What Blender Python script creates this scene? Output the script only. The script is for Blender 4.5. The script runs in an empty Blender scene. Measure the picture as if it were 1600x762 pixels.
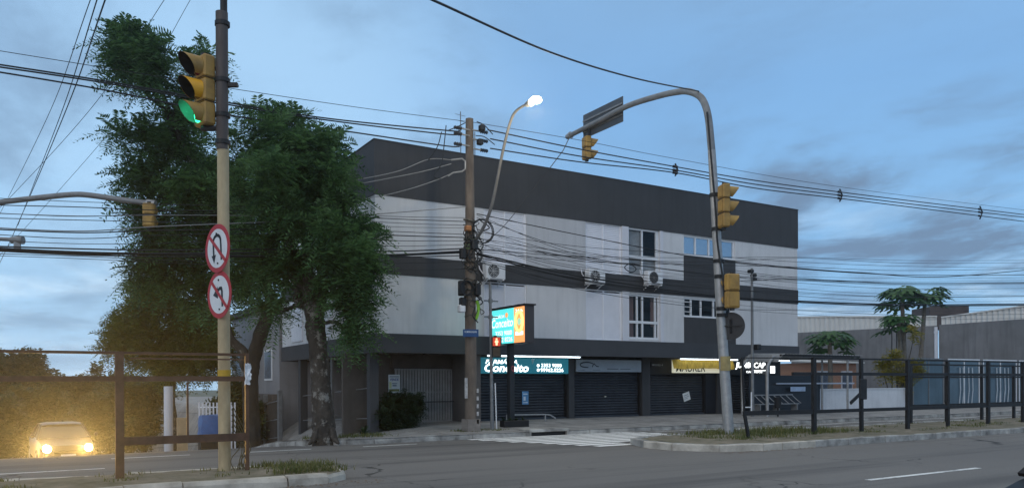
import bpy, math, random
import numpy as np
from mathutils import Vector, Matrix
random.seed(7); RNG = np.random.default_rng(7)
SC = bpy.context.scene
COL = SC.collection
PI = math.pi

# ------------------------------------------------------------------ camera
F = 1232.0; HY = 600.2; RHO = .00506           # focal length / horizon row / roll, in photo pixels (1600 x 762)
RV = np.array([.8526, -.5226, 0]); FV = np.array([.5226, .8526, 0]); ZV = np.array([0, 0, 1.0])
EYE = np.array([0, 0, 1.65])
cd = bpy.data.cameras.new('camera'); cam = bpy.data.objects.new('camera', cd); COL.objects.link(cam)
cd.sensor_width = 36; cd.lens = F / 1600 * 36; cd.shift_y = (HY - 381) / 1600
cd.clip_start = .05; cd.clip_end = 3000
_c, _s = math.cos(RHO), math.sin(RHO)
ex = Vector(RV * _c - ZV * _s); ey = Vector(RV * _s + ZV * _c); ez = -Vector(FV)
M4 = Matrix((ex, ey, ez)).transposed().to_4x4(); M4.translation = Vector(EYE)
cam.matrix_world = M4
SC.camera = cam

# ------------------------------------------------------------------ world + sun + exposure
SUN_AZ = (-.80, -.60)     # where the brighter, already set side of the sky lies (behind the left shoulder)
SUN_EL = 6.0
w = bpy.data.worlds.new('World'); SC.world = w; w.use_nodes = True
nt = w.node_tree; N = nt.nodes; L = nt.links; N.clear()
def nd(t, **k):
    n = N.new(t)
    for a, b in k.items(): setattr(n, a, b)
    return n
def mth(op, a, b=None, c=None, clamp=False):
    n = nd('ShaderNodeMath', operation=op); n.use_clamp = clamp
    for i, v in enumerate((a, b, c)):
        if v is None: continue
        if isinstance(v, (int, float)): n.inputs[i].default_value = v
        else: L.new(v, n.inputs[i])
    return n.outputs[0]
def mixc(f, a, b, mode='MIX'):
    n = nd('ShaderNodeMix', data_type='RGBA', blend_type=mode)
    for i, v in ((0, f), (6, a), (7, b)):
        if isinstance(v, (int, float)): n.inputs[i].default_value = v
        elif isinstance(v, tuple): n.inputs[i].default_value = (*v, 1)
        else: L.new(v, n.inputs[i])
    return n.outputs[2]
out = nd('ShaderNodeOutputWorld'); bg = nd('ShaderNodeBackground')
sky = nd('ShaderNodeTexSky', sky_type='NISHITA'); sky.sun_disc = False
sky.sun_elevation = math.radians(SUN_EL); sky.sun_rotation = math.atan2(SUN_AZ[0], SUN_AZ[1])
sky.air_density = 1.2; sky.dust_density = .6; sky.ozone_density = 2.5
tc = nd('ShaderNodeTexCoord')
sx = nd('ShaderNodeSeparateXYZ'); L.new(tc.outputs['Generated'], sx.inputs[0])
zc = mth('MAXIMUM', sx.outputs[2], 0.0)
# vertical ramp of the dusk sky (blue hour)
ramp = nd('ShaderNodeValToRGB'); L.new(zc, ramp.inputs[0])
cr = ramp.color_ramp
stops = [(0, (.30, .51, .75)), (.07, (.235, .465, .75)), (.18, (.22, .445, .75)), (.34, (.20, .40, .70)), (.50, (.23, .41, .66)), (.66, (.60, .66, .72)), (1, (.86, .86, .84))]
while len(cr.elements) < len(stops): cr.elements.new(.5)
for e, (p, c) in zip(cr.elements, stops): e.position = p; e.color = (*c, 1)
skyc = mixc(.88, mixc(1.0, sky.outputs[0], (.11, .11, .11), 'MULTIPLY'), ramp.outputs[0])
# clouds: noise on a plane high above the town
zz = mth('ADD', zc, .12)
cx = mth('DIVIDE', sx.outputs[0], zz); cy = mth('DIVIDE', sx.outputs[1], zz)
cv = nd('ShaderNodeCombineXYZ'); L.new(cx, cv.inputs[0]); L.new(cy, cv.inputs[1])
def cloud(scale, detail, lo, hi, off, rough=.6, stretch=(1, 1, 1), rot=0):
    mp = nd('ShaderNodeMapping'); L.new(cv.outputs[0], mp.inputs[0])
    mp.inputs['Location'].default_value = off; mp.inputs['Scale'].default_value = stretch
    mp.inputs['Rotation'].default_value = (0, 0, rot)
    n = nd('ShaderNodeTexNoise'); L.new(mp.outputs[0], n.inputs['Vector'])
    n.inputs['Scale'].default_value = scale; n.inputs['Detail'].default_value = detail; n.inputs['Roughness'].default_value = rough
    n.inputs['Distortion'].default_value = .25
    m = nd('ShaderNodeMapRange', interpolation_type='SMOOTHSTEP'); L.new(n.outputs[0], m.inputs[0])
    m.inputs[1].default_value = lo; m.inputs[2].default_value = hi
    return m.outputs[0]
def patch(d, width):
    # soft mask around a compass direction of the sky
    d = Vector(d).normalized()
    v = nd('ShaderNodeVectorMath', operation='DOT_PRODUCT'); L.new(tc.outputs['Generated'], v.inputs[0]); v.inputs[1].default_value = d
    m = nd('ShaderNodeMapRange', interpolation_type='SMOOTHSTEP'); L.new(v.outputs['Value'], m.inputs[0])
    m.inputs[1].default_value = math.cos(math.radians(width)); m.inputs[2].default_value = math.cos(math.radians(width * .15))
    return m.outputs[0]
RAMP_CLOUDS = True
dark = cloud(.75, 8, .50, .72, (3.1, 1.7, 0), .62, (1.0, .8, 1), .55)
dark2 = cloud(1.5, 7, .40, .66, (7.3, 2.2, 0), .6, (1, .72, 1), .55)
lite = cloud(1.1, 8, .47, .75, (1.2, 5.9, 0), .62, (1.0, .7, 1), .55)
low = nd('ShaderNodeMapRange', interpolation_type='SMOOTHSTEP'); L.new(sx.outputs[2], low.inputs[0])
low.inputs[1].default_value = .30; low.inputs[2].default_value = .05
def skydir(px, py):
    dx = (px - 800) / F; dy = (HY - py) / F
    return tuple(dx * RV + FV + dy * ZV)
glow = patch(skydir(330, 330), 26)                         # pale side of the sky, down the cross street
c1 = mixc(mth('MULTIPLY', glow, .55), skyc, (.46, .68, .88))
c1 = mixc(mth('MULTIPLY', lite, mth('MULTIPLY', low.outputs[0], .75)), c1, (.70, .85, .97))
pm = mth('MAXIMUM', mth('MULTIPLY', patch(skydir(30, 60), 15), .6), mth('MAXIMUM', mth('MULTIPLY', patch(skydir(650, 100), 10), .8), mth('MULTIPLY', patch(skydir(1300, 150), 12), .8)))
pm = mth('MAXIMUM', pm, mth('MULTIPLY', patch(skydir(40, 420), 9), .45))
pm = mth('MAXIMUM', pm, mth('MULTIPLY', mth('MAXIMUM', patch(skydir(1300, 330), 9), mth('MAXIMUM', patch(skydir(1560, 345), 9), patch(skydir(1700, 330), 9))), 1.3))
dk = mth('MULTIPLY', mth('MAXIMUM', mth('MULTIPLY', dark, .55), mth('MULTIPLY', dark2, mth('ADD', .15, pm))), .85, clamp=True)
c2 = mixc(dk, c1, (.15, .235, .36))
L.new(c2, bg.inputs[0]); bg.inputs[1].default_value = 1.0
L.new(bg.outputs[0], out.inputs[0])

sl = bpy.data.lights.new('sun', 'SUN'); so = bpy.data.objects.new('sun', sl); COL.objects.link(so)
sl.energy = .55; sl.angle = math.radians(40); sl.color = (1.0, .93, .86)
sd = Vector((SUN_AZ[0], SUN_AZ[1], math.tan(math.radians(16)))).normalized()
so.rotation_euler = sd.to_track_quat('Z', 'Y').to_euler(); so.location = (-20, -20, 30)
SC.view_settings.view_transform = 'Standard'; SC.view_settings.look = 'None'
SC.view_settings.exposure = 0.30; SC.view_settings.gamma = 1.0; SC.view_settings.use_curve_mapping = False
SC.cycles.max_bounces = 6; SC.cycles.transparent_max_bounces = 12
SC.cycles.use_denoising = True
SC.cycles.sample_clamp_indirect = 4.0

# ------------------------------------------------------------------ pixel -> place helpers (each gets its own real distance)
def ray(px, py):
    dx = (px - 800) / F; dy = (HY - py) / F
    u = dx * _c + dy * _s; v = dy * _c - dx * _s
    return u * RV + FV + v * ZV
def pZ(px, py, z): r = ray(px, py); return EYE + r * ((z - EYE[2]) / r[2])
def pY(px, py, y): r = ray(px, py); return EYE + r * (y / r[1])
def pX(px, py, x): r = ray(px, py); return EYE + r * (x / r[0])
def pD(px, py, d): return EYE + ray(px, py) * d

# ------------------------------------------------------------------ materials
MATS = {}
def mat(name, col, rough=.7, var=.25, scale=3.0, bump=0.0, bscale=None, metal=0.0, emit=None, estr=0.0, col2=None, detail=6, spec=.4, stretch=(1, 1, 1), streak=0.0):
    if name in MATS: return MATS[name]
    m = bpy.data.materials.new(name); m.use_nodes = True
    t = m.node_tree; n = t.nodes; l = t.links
    b = n['Principled BSDF']
    b.inputs['Roughness'].default_value = rough; b.inputs['Metallic'].default_value = metal
    b.inputs['Specular IOR Level'].default_value = spec
    g = n.new('ShaderNodeNewGeometry')
    mp = n.new('ShaderNodeMapping'); l.new(g.outputs['Position'], mp.inputs[0]); mp.inputs['Scale'].default_value = stretch
    tx = n.new('ShaderNodeTexNoise'); l.new(mp.outputs[0], tx.inputs['Vector'])
    tx.inputs['Scale'].default_value = scale; tx.inputs['Detail'].default_value = detail; tx.inputs['Roughness'].default_value = .62
    mr = n.new('ShaderNodeMapRange'); l.new(tx.outputs[0], mr.inputs[0]); mr.inputs[1].default_value = .3; mr.inputs[2].default_value = .7
    mx = n.new('ShaderNodeMix'); mx.data_type = 'RGBA'; l.new(mr.outputs[0], mx.inputs[0])
    c2 = col2 or tuple(c * (1 - var) for c in col)
    c1 = col if col2 else tuple(min(1, c * (1 + var * .6)) for c in col)
    mx.inputs[6].default_value = (*c2, 1); mx.inputs[7].default_value = (*c1, 1)
    last = mx.outputs[2]
    if streak:
        mp2 = n.new('ShaderNodeMapping'); l.new(g.outputs['Position'], mp2.inputs[0]); mp2.inputs['Scale'].default_value = (2.2, 2.2, .18)
        t2 = n.new('ShaderNodeTexNoise'); l.new(mp2.outputs[0], t2.inputs['Vector']); t2.inputs['Scale'].default_value = 2.0; t2.inputs['Detail'].default_value = 7
        r2 = n.new('ShaderNodeMapRange'); l.new(t2.outputs[0], r2.inputs[0]); r2.inputs[1].default_value = .48; r2.inputs[2].default_value = .75; r2.inputs[4].default_value = streak
        m2 = n.new('ShaderNodeMix'); m2.data_type = 'RGBA'; l.new(r2.outputs[0], m2.inputs[0]); l.new(last, m2.inputs[6])
        m2.inputs[7].default_value = (*[c * .45 for c in col], 1); last = m2.outputs[2]
    l.new(last, b.inputs['Base Color'])
    if bump:
        tb = n.new('ShaderNodeTexNoise'); l.new(g.outputs['Position'], tb.inputs['Vector']); tb.inputs['Scale'].default_value = bscale or scale * 8; tb.inputs['Detail'].default_value = 5
        bp = n.new('ShaderNodeBump'); l.new(tb.outputs[0], bp.inputs['Height']); bp.inputs['Strength'].default_value = bump; bp.inputs['Distance'].default_value = .02
        l.new(bp.outputs[0], b.inputs['Normal'])
    if emit:
        b.inputs['Emission Color'].default_value = (*emit, 1); b.inputs['Emission Strength'].default_value = estr
    MATS[name] = m
    return m
def leafmat(name, col, col2, trans=.25, scale=1.2):
    m = bpy.data.materials.new(name); m.use_nodes = True
    t = m.node_tree; n = t.nodes; l = t.links; b = n['Principled BSDF']; o = n['Material Output']
    b.inputs['Roughness'].default_value = .55; b.inputs['Specular IOR Level'].default_value = .3
    g = n.new('ShaderNodeNewGeometry')
    tx = n.new('ShaderNodeTexNoise'); l.new(g.outputs['Position'], tx.inputs['Vector']); tx.inputs['Scale'].default_value = scale; tx.inputs['Detail'].default_value = 4
    wn = n.new('ShaderNodeMath'); wn.operation = 'MULTIPLY_ADD'; l.new(g.outputs['Random Per Island'], wn.inputs[0]); wn.inputs[1].default_value = .5; l.new(tx.outputs[0], wn.inputs[2])
    mr = n.new('ShaderNodeMapRange'); l.new(wn.outputs[0], mr.inputs[0]); mr.inputs[1].default_value = .50; mr.inputs[2].default_value = 1.0
    mx = n.new('ShaderNodeMix'); mx.data_type = 'RGBA'; l.new(mr.outputs[0], mx.inputs[0])
    mx.inputs[6].default_value = (*col, 1); mx.inputs[7].default_value = (*col2, 1)
    l.new(mx.outputs[2], b.inputs['Base Color'])
    tr = n.new('ShaderNodeBsdfTranslucent'); l.new(mx.outputs[2], tr.inputs[0])
    ms = n.new('ShaderNodeMixShader'); ms.inputs[0].default_value = trans
    l.new(b.outputs[0], ms.inputs[1]); l.new(tr.outputs[0], ms.inputs[2]); l.new(ms.outputs[0], o.inputs['Surface'])
    MATS[name] = m
    return m
def glassmat(name, tint=(.5, .56, .6), trans=.5):
    m = bpy.data.materials.new(name); m.use_nodes = True
    t = m.node_tree; n = t.nodes; l = t.links; b = n['Principled BSDF']; o = n['Material Output']
    b.inputs['Base Color'].default_value = (.03, .04, .05, 1); b.inputs['Roughness'].default_value = .06; b.inputs['Specular IOR Level'].default_value = .8
    tr = n.new('ShaderNodeBsdfTransparent'); tr.inputs[0].default_value = (*tint, 1)
    ms = n.new('ShaderNodeMixShader'); ms.inputs[0].default_value = trans
    l.new(b.outputs[0], ms.inputs[1]); l.new(tr.outputs[0], ms.inputs[2]); l.new(ms.outputs[0], o.inputs['Surface'])
    MATS[name] = m
    return m
def asphaltmat():
    m = bpy.data.materials.new('asphalt'); m.use_nodes = True
    t = m.node_tree; n = t.nodes; l = t.links; b = n['Principled BSDF']
    g = n.new('ShaderNodeNewGeometry')
    def noise(sc, det, st=(1, 1, 1), rough=.6):
        mp = n.new('ShaderNodeMapping'); l.new(g.outputs['Position'], mp.inputs[0]); mp.inputs['Scale'].default_value = st
        x = n.new('ShaderNodeTexNoise'); l.new(mp.outputs[0], x.inputs['Vector']); x.inputs['Scale'].default_value = sc; x.inputs['Detail'].default_value = det; x.inputs['Roughness'].default_value = rough
        return x.outputs[0]
    def mrange(v, a, bb, c=0., d=1.):
        r = n.new('ShaderNodeMapRange'); l.new(v, r.inputs[0]); r.inputs[1].default_value = a; r.inputs[2].default_value = bb; r.inputs[3].default_value = c; r.inputs[4].default_value = d
        return r.outputs[0]
    def mix(f, a, bb, mode='MIX'):
        x = n.new('ShaderNodeMix'); x.data_type = 'RGBA'; x.blend_type = mode
        for i, v in ((0, f), (6, a), (7, bb)):
            if isinstance(v, (int, float)): x.inputs[i].default_value = v
            elif isinstance(v, tuple): x.inputs[i].default_value = (*v, 1)
            else: l.new(v, x.inputs[i])
        return x.outputs[2]
    base = mix(mrange(noise(.35, 6, (.35, 1, 1)), .3, .7), (.130, .125, .120), (.195, .185, .172))
    base = mix(mrange(noise(60, 4), .3, .75), base, (.17, .165, .16)) if False else mix(.5, base, mix(mrange(noise(45, 5), .3, .7), (.08, .077, .074), (.29, .275, .26)))
    # wheel tracks, oil
    base = mix(mrange(noise(.9, 5, (.05, .9, 1)), .50, .68, 0, .62), base, (.062, .061, .062))
    # cracks
    vo = n.new('ShaderNodeTexVoronoi'); vo.feature = 'DISTANCE_TO_EDGE'; vo.inputs['Scale'].default_value = .33
    mp = n.new('ShaderNodeMapping'); l.new(g.outputs['Position'], mp.inputs[0])
    dn = n.new('ShaderNodeTexNoise'); dn.inputs['Scale'].default_value = 1.3; dn.inputs['Detail'].default_value = 5; l.new(g.outputs['Position'], dn.inputs['Vector'])
    va = n.new('ShaderNodeVectorMath'); va.operation = 'MULTIPLY_ADD'; l.new(dn.outputs['Color'], va.inputs[0]); va.inputs[1].default_value = (1.3, 1.3, 0); l.new(mp.outputs[0], va.inputs[2])
    l.new(va.outputs[0], vo.inputs['Vector'])
    ck = mrange(vo.outputs['Distance'], .003, .010, .8, 0)
    gate = mrange(noise(.22, 2), .50, .60)
    mu = n.new('ShaderNodeMath'); mu.operation = 'MULTIPLY'; l.new(ck, mu.inputs[0]); l.new(gate, mu.inputs[1])
    base = mix(mu.outputs[0], base, (.02, .02, .02))
    l.new(base, b.inputs['Base Color']); b.inputs['Roughness'].default_value = .8; b.inputs['Specular IOR Level'].default_value = .2
    bp = n.new('ShaderNodeBump'); l.new(noise(90, 4), bp.inputs['Height']); bp.inputs['Strength'].default_value = .5; bp.inputs['Distance'].default_value = .01
    l.new(bp.outputs[0], b.inputs['Normal'])
    MATS['asphalt'] = m; return m
def wornpaint(name, col, amount=.5):
    m = bpy.data.materials.new(name); m.use_nodes = True
    t = m.node_tree; n = t.nodes; l = t.links; b = n['Principled BSDF']; o = n['Material Output']
    g = n.new('ShaderNodeNewGeometry')
    x = n.new('ShaderNodeTexNoise'); l.new(g.outputs['Position'], x.inputs['Vector']); x.inputs['Scale'].default_value = 9; x.inputs['Detail'].default_value = 8; x.inputs['Roughness'].default_value = .75
    x2 = n.new('ShaderNodeTexNoise'); l.new(g.outputs['Position'], x2.inputs['Vector']); x2.inputs['Scale'].default_value = .8; x2.inputs['Detail'].default_value = 3
    ad = n.new('ShaderNodeMath'); ad.operation = 'MULTIPLY_ADD'; l.new(x2.outputs[0], ad.inputs[0]); ad.inputs[1].default_value = .6; l.new(x.outputs[0], ad.inputs[2])
    r = n.new('ShaderNodeMapRange'); l.new(ad.outputs[0], r.inputs[0]); r.inputs[1].default_value = 1.06; r.inputs[2].default_value = 1.06 - amount * .5
    mx = n.new('ShaderNodeMix'); mx.data_type = 'RGBA'; l.new(r.outputs[0], mx.inputs[0])
    mx.inputs[6].default_value = (.11, .108, .106, 1); mx.inputs[7].default_value = (*col, 1)
    l.new(mx.outputs[2], b.inputs['Base Color']); b.inputs['Roughness'].default_value = .65
    MATS[name] = m; return m

ASPH = asphaltmat()
PAINT = wornpaint('road_paint', (.78, .78, .75), .50)
PAINT2 = wornpaint('crosswalk_paint', (.88, .88, .86), .40)
SIDEW = mat('pavement_concrete', (.30, .29, .28), .85, .35, 1.3, .4, 30, streak=0)
KERB = mat('kerb_paint', (.62, .57, .49), .8, .3, 2.0, .35, 20, col2=(.27, .24, .20))
KERB2 = mat('kerb_bare', (.50, .49, .46), .85, .3, 1.9, .4, 20, col2=(.10, .095, .088))
DIRT = mat('median_dirt', (.25, .21, .16), .95, .4, 2.6, .6, 25, col2=(.09, .09, .05), detail=10)
SOIL = mat('town_ground', (.12, .13, .09), .95, .4, .5, .2)
WHITEW = mat('white_plaster', (.64, .635, .64), .8, .09, .8, .12, 40, streak=.22)
WHITEB = mat('white_plaster_bright', (.64, .64, .68), .7, .05, .8, .1, 40)
DARKW = mat('charcoal_plaster', (.053, .053, .056), .75, .14, .9, .15, 40, streak=.3)
FASC = mat('fascia_plaster', (.058, .060, .066), .75, .14, .9, .15, 40)
BLK = mat('black_rubber', (.012, .012, .013), .6, .2, 8)
CABLE = mat('black_cable', (.012, .013, .015), .6, .2, 8)
CABLEG = mat('grey_cable', (.22, .22, .22), .6, .2, 8)
STEEL = mat('galvanised_steel', (.33, .33, .33), .5, .22, 5, .1, 40, metal=.35)
STEELD = mat('grey_painted_steel', (.20, .205, .21), .5, .25, 4, .1, 40, metal=.2)
RUST = mat('rusty_brown_steel', (.095, .052, .034), .75, .4, 6, .3, 60)
FBLK = mat('black_painted_steel', (.016, .014, .014), .6, .4, 6, .2, 60)
YEL = mat('signal_yellow', (.43, .255, .06), .6, .25, 4, .05, 30, col2=(.25, .15, .045))
YELD = mat('signal_amber_visor', (.75, .36, .02), .45, .15, 5)
VLINLIT = mat('lit_visor_lining', (.05, .05, .05), .6, .2, 6)  # paler lining only for the lit section, glow helped by colour
BLKP = mat('signal_black', (.012, .012, .014), .5, .2, 6)
CONC = mat('pole_concrete', (.52, .41, .25), .85, .25, 5, .35, 30, col2=(.33, .26, .16), stretch=(1, 1, .35))
CONCG = mat('utility_pole_concrete', (.21, .165, .13), .9, .25, 4, .35, 30, col2=(.10, .08, .066), stretch=(1, 1, .3))
SHUT = mat('white_louvre', (.80, .80, .84), .55, .06, 2)
ROLL = mat('dark_roller_shutter', (.056, .062, .074), .45, .25, 1.5, 0, metal=.3, streak=.2)
FRAMEW = mat('white_window_frame', (.72, .73, .75), .5, .06, 4)
GLASS = glassmat('window_glass', (.85, .88, .92), .74)
GLASSR = mat('mirror_glass', (.36, .42, .48), .08, .1, .6, metal=.75)
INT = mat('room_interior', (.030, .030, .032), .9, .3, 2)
CURT = mat('curtain_rose', (.50, .34, .30), .9, .2, 6, stretch=(8, 8, .4))
BLIND = mat('pale_blind', (.72, .70, .66), .9, .15, 3)
BARK = mat('grey_bark', (.075, .064, .054), .95, .45, 4, .9, 14, col2=(.018, .015, .013), stretch=(1, 1, .45))
def barkmat():
    m = BARK; t = m.node_tree; n = t.nodes; l = t.links; b = n['Principled BSDF']; src = b.inputs['Base Color'].links[0].from_socket
    g = n.new('ShaderNodeNewGeometry'); x = n.new('ShaderNodeTexNoise'); l.new(g.outputs['Position'], x.inputs['Vector']); x.inputs['Scale'].default_value = 3.2; x.inputs['Detail'].default_value = 9; x.inputs['Roughness'].default_value = .75
    r = n.new('ShaderNodeMapRange'); l.new(x.outputs[0], r.inputs[0]); r.inputs[1].default_value = .55; r.inputs[2].default_value = .63
    mx = n.new('ShaderNodeMix'); mx.data_type = 'RGBA'; l.new(r.outputs[0], mx.inputs[0]); l.new(src, mx.inputs[6]); mx.inputs[7].default_value = (.23, .215, .19, 1); l.new(mx.outputs[2], b.inputs['Base Color'])
barkmat()
BARK2 = mat('dark_bark', (.050, .042, .034), .95, .5, 4, .9, 14, col2=(.016, .013, .011), stretch=(1, 1, .45))
LEAF = leafmat('feathery_leaf', (.022, .064, .024), (.11, .215, .075), .38)
LEAF2 = leafmat('bright_leaf', (.060, .090, .016), (.135, .165, .035), .30)
LEAF3 = leafmat('papaya_leaf', (.030, .085, .026), (.06, .14, .036), .25, 2.0)
LEAF4 = leafmat('shrub_leaf', (.016, .032, .014), (.035, .06, .022), .2, 3.0)
LEAFD = leafmat('far_leaf', (.030, .046, .018), (.065, .082, .030), .2, .8)
LEAFY = leafmat('yellowed_leaf', (.10, .11, .02), (.30, .24, .03), .3, 3.0)
GRASSM = leafmat('grass_blade', (.065, .095, .025), (.18, .17, .06), .25, 2.5)

# ------------------------------------------------------------------ mesh helpers
ORIG = {}
def tag(o, label=None, cat=None, group=None, kind=None):
    if label: o['label'] = label
    if cat: o['category'] = cat
    if group: o['group'] = group
    if kind: o['kind'] = kind
    return o
def thing(name, loc, label, cat, group=None, rz=0.0):
    o = bpy.data.objects.new(name, None); COL.objects.link(o); o.empty_display_size = .2
    o.location = tuple(loc); o.rotation_euler.z = rz
    ORIG[o] = np.array(loc, float) if not rz else np.zeros(3)
    return tag(o, label, cat, group)
class MB:
    def __init__(s): s.v = []; s.f = []; s.m = []; s.k = 0
    def add(s, vs, fs, mi=0):
        b = len(s.v); s.v += [tuple(map(float, p)) for p in vs]; s.f += [tuple(i + b for i in q) for q in fs]; s.m += [mi] * len(fs); return s
    def box(s, lo, hi, mi=0):
        x0, y0, z0 = lo; x1, y1, z1 = hi
        return s.add([(x0, y0, z0), (x1, y0, z0), (x1, y1, z0), (x0, y1, z0), (x0, y0, z1), (x1, y0, z1), (x1, y1, z1), (x0, y1, z1)],
              [(0, 3, 2, 1), (4, 5, 6, 7), (0, 1, 5, 4), (1, 2, 6, 5), (2, 3, 7, 6), (3, 0, 4, 7)], mi)
    def bbox(s, lo, hi, bv=.02, mi=0):
        # box with chamfered vertical and horizontal edges
        lo = np.array(lo, float); hi = np.array(hi, float); c = (lo + hi) / 2; h = (hi - lo) / 2; bv = min(bv, *(h * .9))
        vs = []; idx = {}
        for sx_ in (-1, 1):
            for sy_ in (-1, 1):
                for sz_ in (-1, 1):
                    for a in range(3):
                        p = c + h * np.array([sx_, sy_, sz_]); 
                        for b in range(3):
                            if b != a: p[b] -= bv * (sx_, sy_, sz_)[b]
                        idx[(sx_, sy_, sz_, a)] = len(vs); vs.append(p)
        fs = []
        for a in range(3):
            b, d = (a + 1) % 3, (a + 2) % 3
            for sg in (-1, 1):
                q = []
                for (u, v) in ((-1, -1), (1, -1), (1, 1), (-1, 1)):
                    t = [0, 0, 0]; t[a] = sg; t[b] = u; t[d] = v; q.append(idx[(*t, a)])
                fs.append(tuple(q) if sg > 0 else tuple(q[::-1]))
        for a in range(3):
            b, d = (a + 1) % 3, (a + 2) % 3
            for u in (-1, 1):
                for v in (-1, 1):
                    t0 = [0, 0, 0]; t0[a] = -1; t0[b] = u; t0[d] = v; t1 = list(t0); t1[a] = 1
                    q = [idx[(*t0, b)], idx[(*t1, b)], idx[(*t1, d)], idx[(*t0, d)]]
                    fs.append(tuple(q) if u * v < 0 else tuple(q[::-1]))
        for sx_ in (-1, 1):
            for sy_ in (-1, 1):
                for sz_ in (-1, 1):
                    q = [idx[(sx_, sy_, sz_, a)] for a in range(3)]
                    fs.append(tuple(q) if sx_ * sy_ * sz_ > 0 else tuple(q[::-1]))
        return s.add(vs, fs, mi)
    def bar(s, a, b, wx, wz=None, mi=0, up=(0, 0, 1)):
        a = np.array(a, float); b = np.array(b, float); d = b - a; d /= np.linalg.norm(d); up = np.array(up, float)
        if abs(d @ up) > .98: up = np.array([1., 0, 0])
        u = np.cross(d, up); u /= np.linalg.norm(u); v = np.cross(u, d); wz = wz or wx
        vs = [p + u * sx_ * wx / 2 + v * sy_ * wz / 2 for p in (a, b) for sx_, sy_ in ((-1, -1), (1, -1), (1, 1), (-1, 1))]
        return s.add(vs, [(3, 2, 1, 0), (4, 5, 6, 7), (0, 1, 5, 4), (1, 2, 6, 5), (2, 3, 7, 6), (3, 0, 4, 7)], mi)
    def tube(s, pts, r, n=8, cap=True, mi=0):
        pts = [np.array(p, float) for p in pts]; R = r if hasattr(r, '__len__') else [r] * len(pts)
        vs = []; pu = None
        for i, p in enumerate(pts):
            d = pts[min(i + 1, len(pts) - 1)] - pts[max(i - 1, 0)]; d = d / (np.linalg.norm(d) + 1e-9)
            if pu is None:
                a = np.array([0, 0, 1.]) if abs(d[2]) < .9 else np.array([1., 0, 0]); pu = np.cross(d, a)
            u = pu - d * (pu @ d); u /= np.linalg.norm(u) + 1e-9; pu = u; v = np.cross(d, u)
            for k in range(n):
                t = 2 * PI * k / n; vs.append(p + (u * math.cos(t) + v * math.sin(t)) * R[i])
        fs = []
        for i in range(len(pts) - 1):
            for k in range(n):
                k2 = (k + 1) % n; fs.append((i * n + k, i * n + k2, (i + 1) * n + k2, (i + 1) * n + k))
        if cap: fs.append(tuple(range(n - 1, -1, -1))); fs.append(tuple(range((len(pts) - 1) * n, len(pts) * n)))
        return s.add(vs, fs, mi)
    def prism(s, outline, ext, mi=0):
        o = [np.array(p, float) for p in outline]; e = np.array(ext, float); n = len(o)
        fs = [tuple(range(n - 1, -1, -1)), tuple(range(n, 2 * n))] + [(k, (k + 1) % n, n + (k + 1) % n, n + k) for k in range(n)]
        return s.add(o + [p + e for p in o], fs, mi)
    def quad(s, a, b, c, d, mi=0): return s.add([a, b, c, d], [(0, 1, 2, 3)], mi)
    def build(s, name, m, parent=None, smooth=False, local=False, origin=None):
        me = bpy.data.meshes.new(name)
        V = np.array(s.v)
        if parent is not None: org = np.zeros(3) if local else ORIG[parent]
        elif origin is not None: org = np.array(origin, float)
        else:
            lo, hi = V.min(0), V.max(0); org = np.array([(lo[0] + hi[0]) / 2, (lo[1] + hi[1]) / 2, lo[2]])
        me.from_pydata((V - org).tolist(), [], s.f)
        for x in (m if isinstance(m, (list, tuple)) else [m]): me.materials.append(x)
        if any(s.m): me.polygons.foreach_set('material_index', s.m)
        if smooth: me.polygons.foreach_set('use_smooth', [True] * len(me.polygons))
        me.update()
        o = bpy.data.objects.new(name, me); COL.objects.link(o)
        if parent is not None: o.parent = parent; ORIG[o] = org
        else: o.location = tuple(org); ORIG[o] = org
        if smooth:
            try: me.set_sharp_from_angle(angle=math.radians(40))
            except Exception: pass
        return o
def fastmesh(name, V, Q, m, parent=None, smooth=False):
    # big numpy quad mesh
    me = bpy.data.meshes.new(name); org = ORIG[parent] if parent is not None else np.zeros(3)
    V = np.asarray(V) - org; Q = np.asarray(Q, np.int32); k = Q.shape[1]
    me.vertices.add(len(V)); me.vertices.foreach_set('co', V.astype(np.float32).ravel())
    me.loops.add(Q.size); me.loops.foreach_set('vertex_index', Q.ravel())
    me.polygons.add(len(Q)); me.polygons.foreach_set('loop_start', np.arange(0, Q.size, k, dtype=np.int32))
    if smooth: me.polygons.foreach_set('use_smooth', np.ones(len(Q), bool))
    me.update(calc_edges=True); me.validate()
    me.materials.append(m)
    o = bpy.data.objects.new(name, me); COL.objects.link(o); o.parent = parent; ORIG[o] = org
    return o
def copy_tree(o, parent=None):
    c = o.copy(); COL.objects.link(c); c.parent = parent
    if parent is not None: c.matrix_parent_inverse = o.matrix_parent_inverse
    for ch in list(o.children): copy_tree(ch, c)
    return c
def crom(P, n=8):
    P = [np.array(p, float) for p in P]
    if len(P) == 2: return [P[0] + (P[1] - P[0]) * t / n for t in range(n + 1)]
    Q = [2 * P[0] - P[1]] + P + [2 * P[-1] - P[-2]]; o = []
    for i in range(1, len(Q) - 2):
        for k in range(n):
            t = k / n; a, b, c, d = Q[i - 1:i + 3]
            o.append(.5 * (2 * b + (c - a) * t + (2 * a - 5 * b + 4 * c - d) * t * t + (3 * b - 3 * c + d - a) * t ** 3))
    o.append(P[-1]); return o
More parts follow.
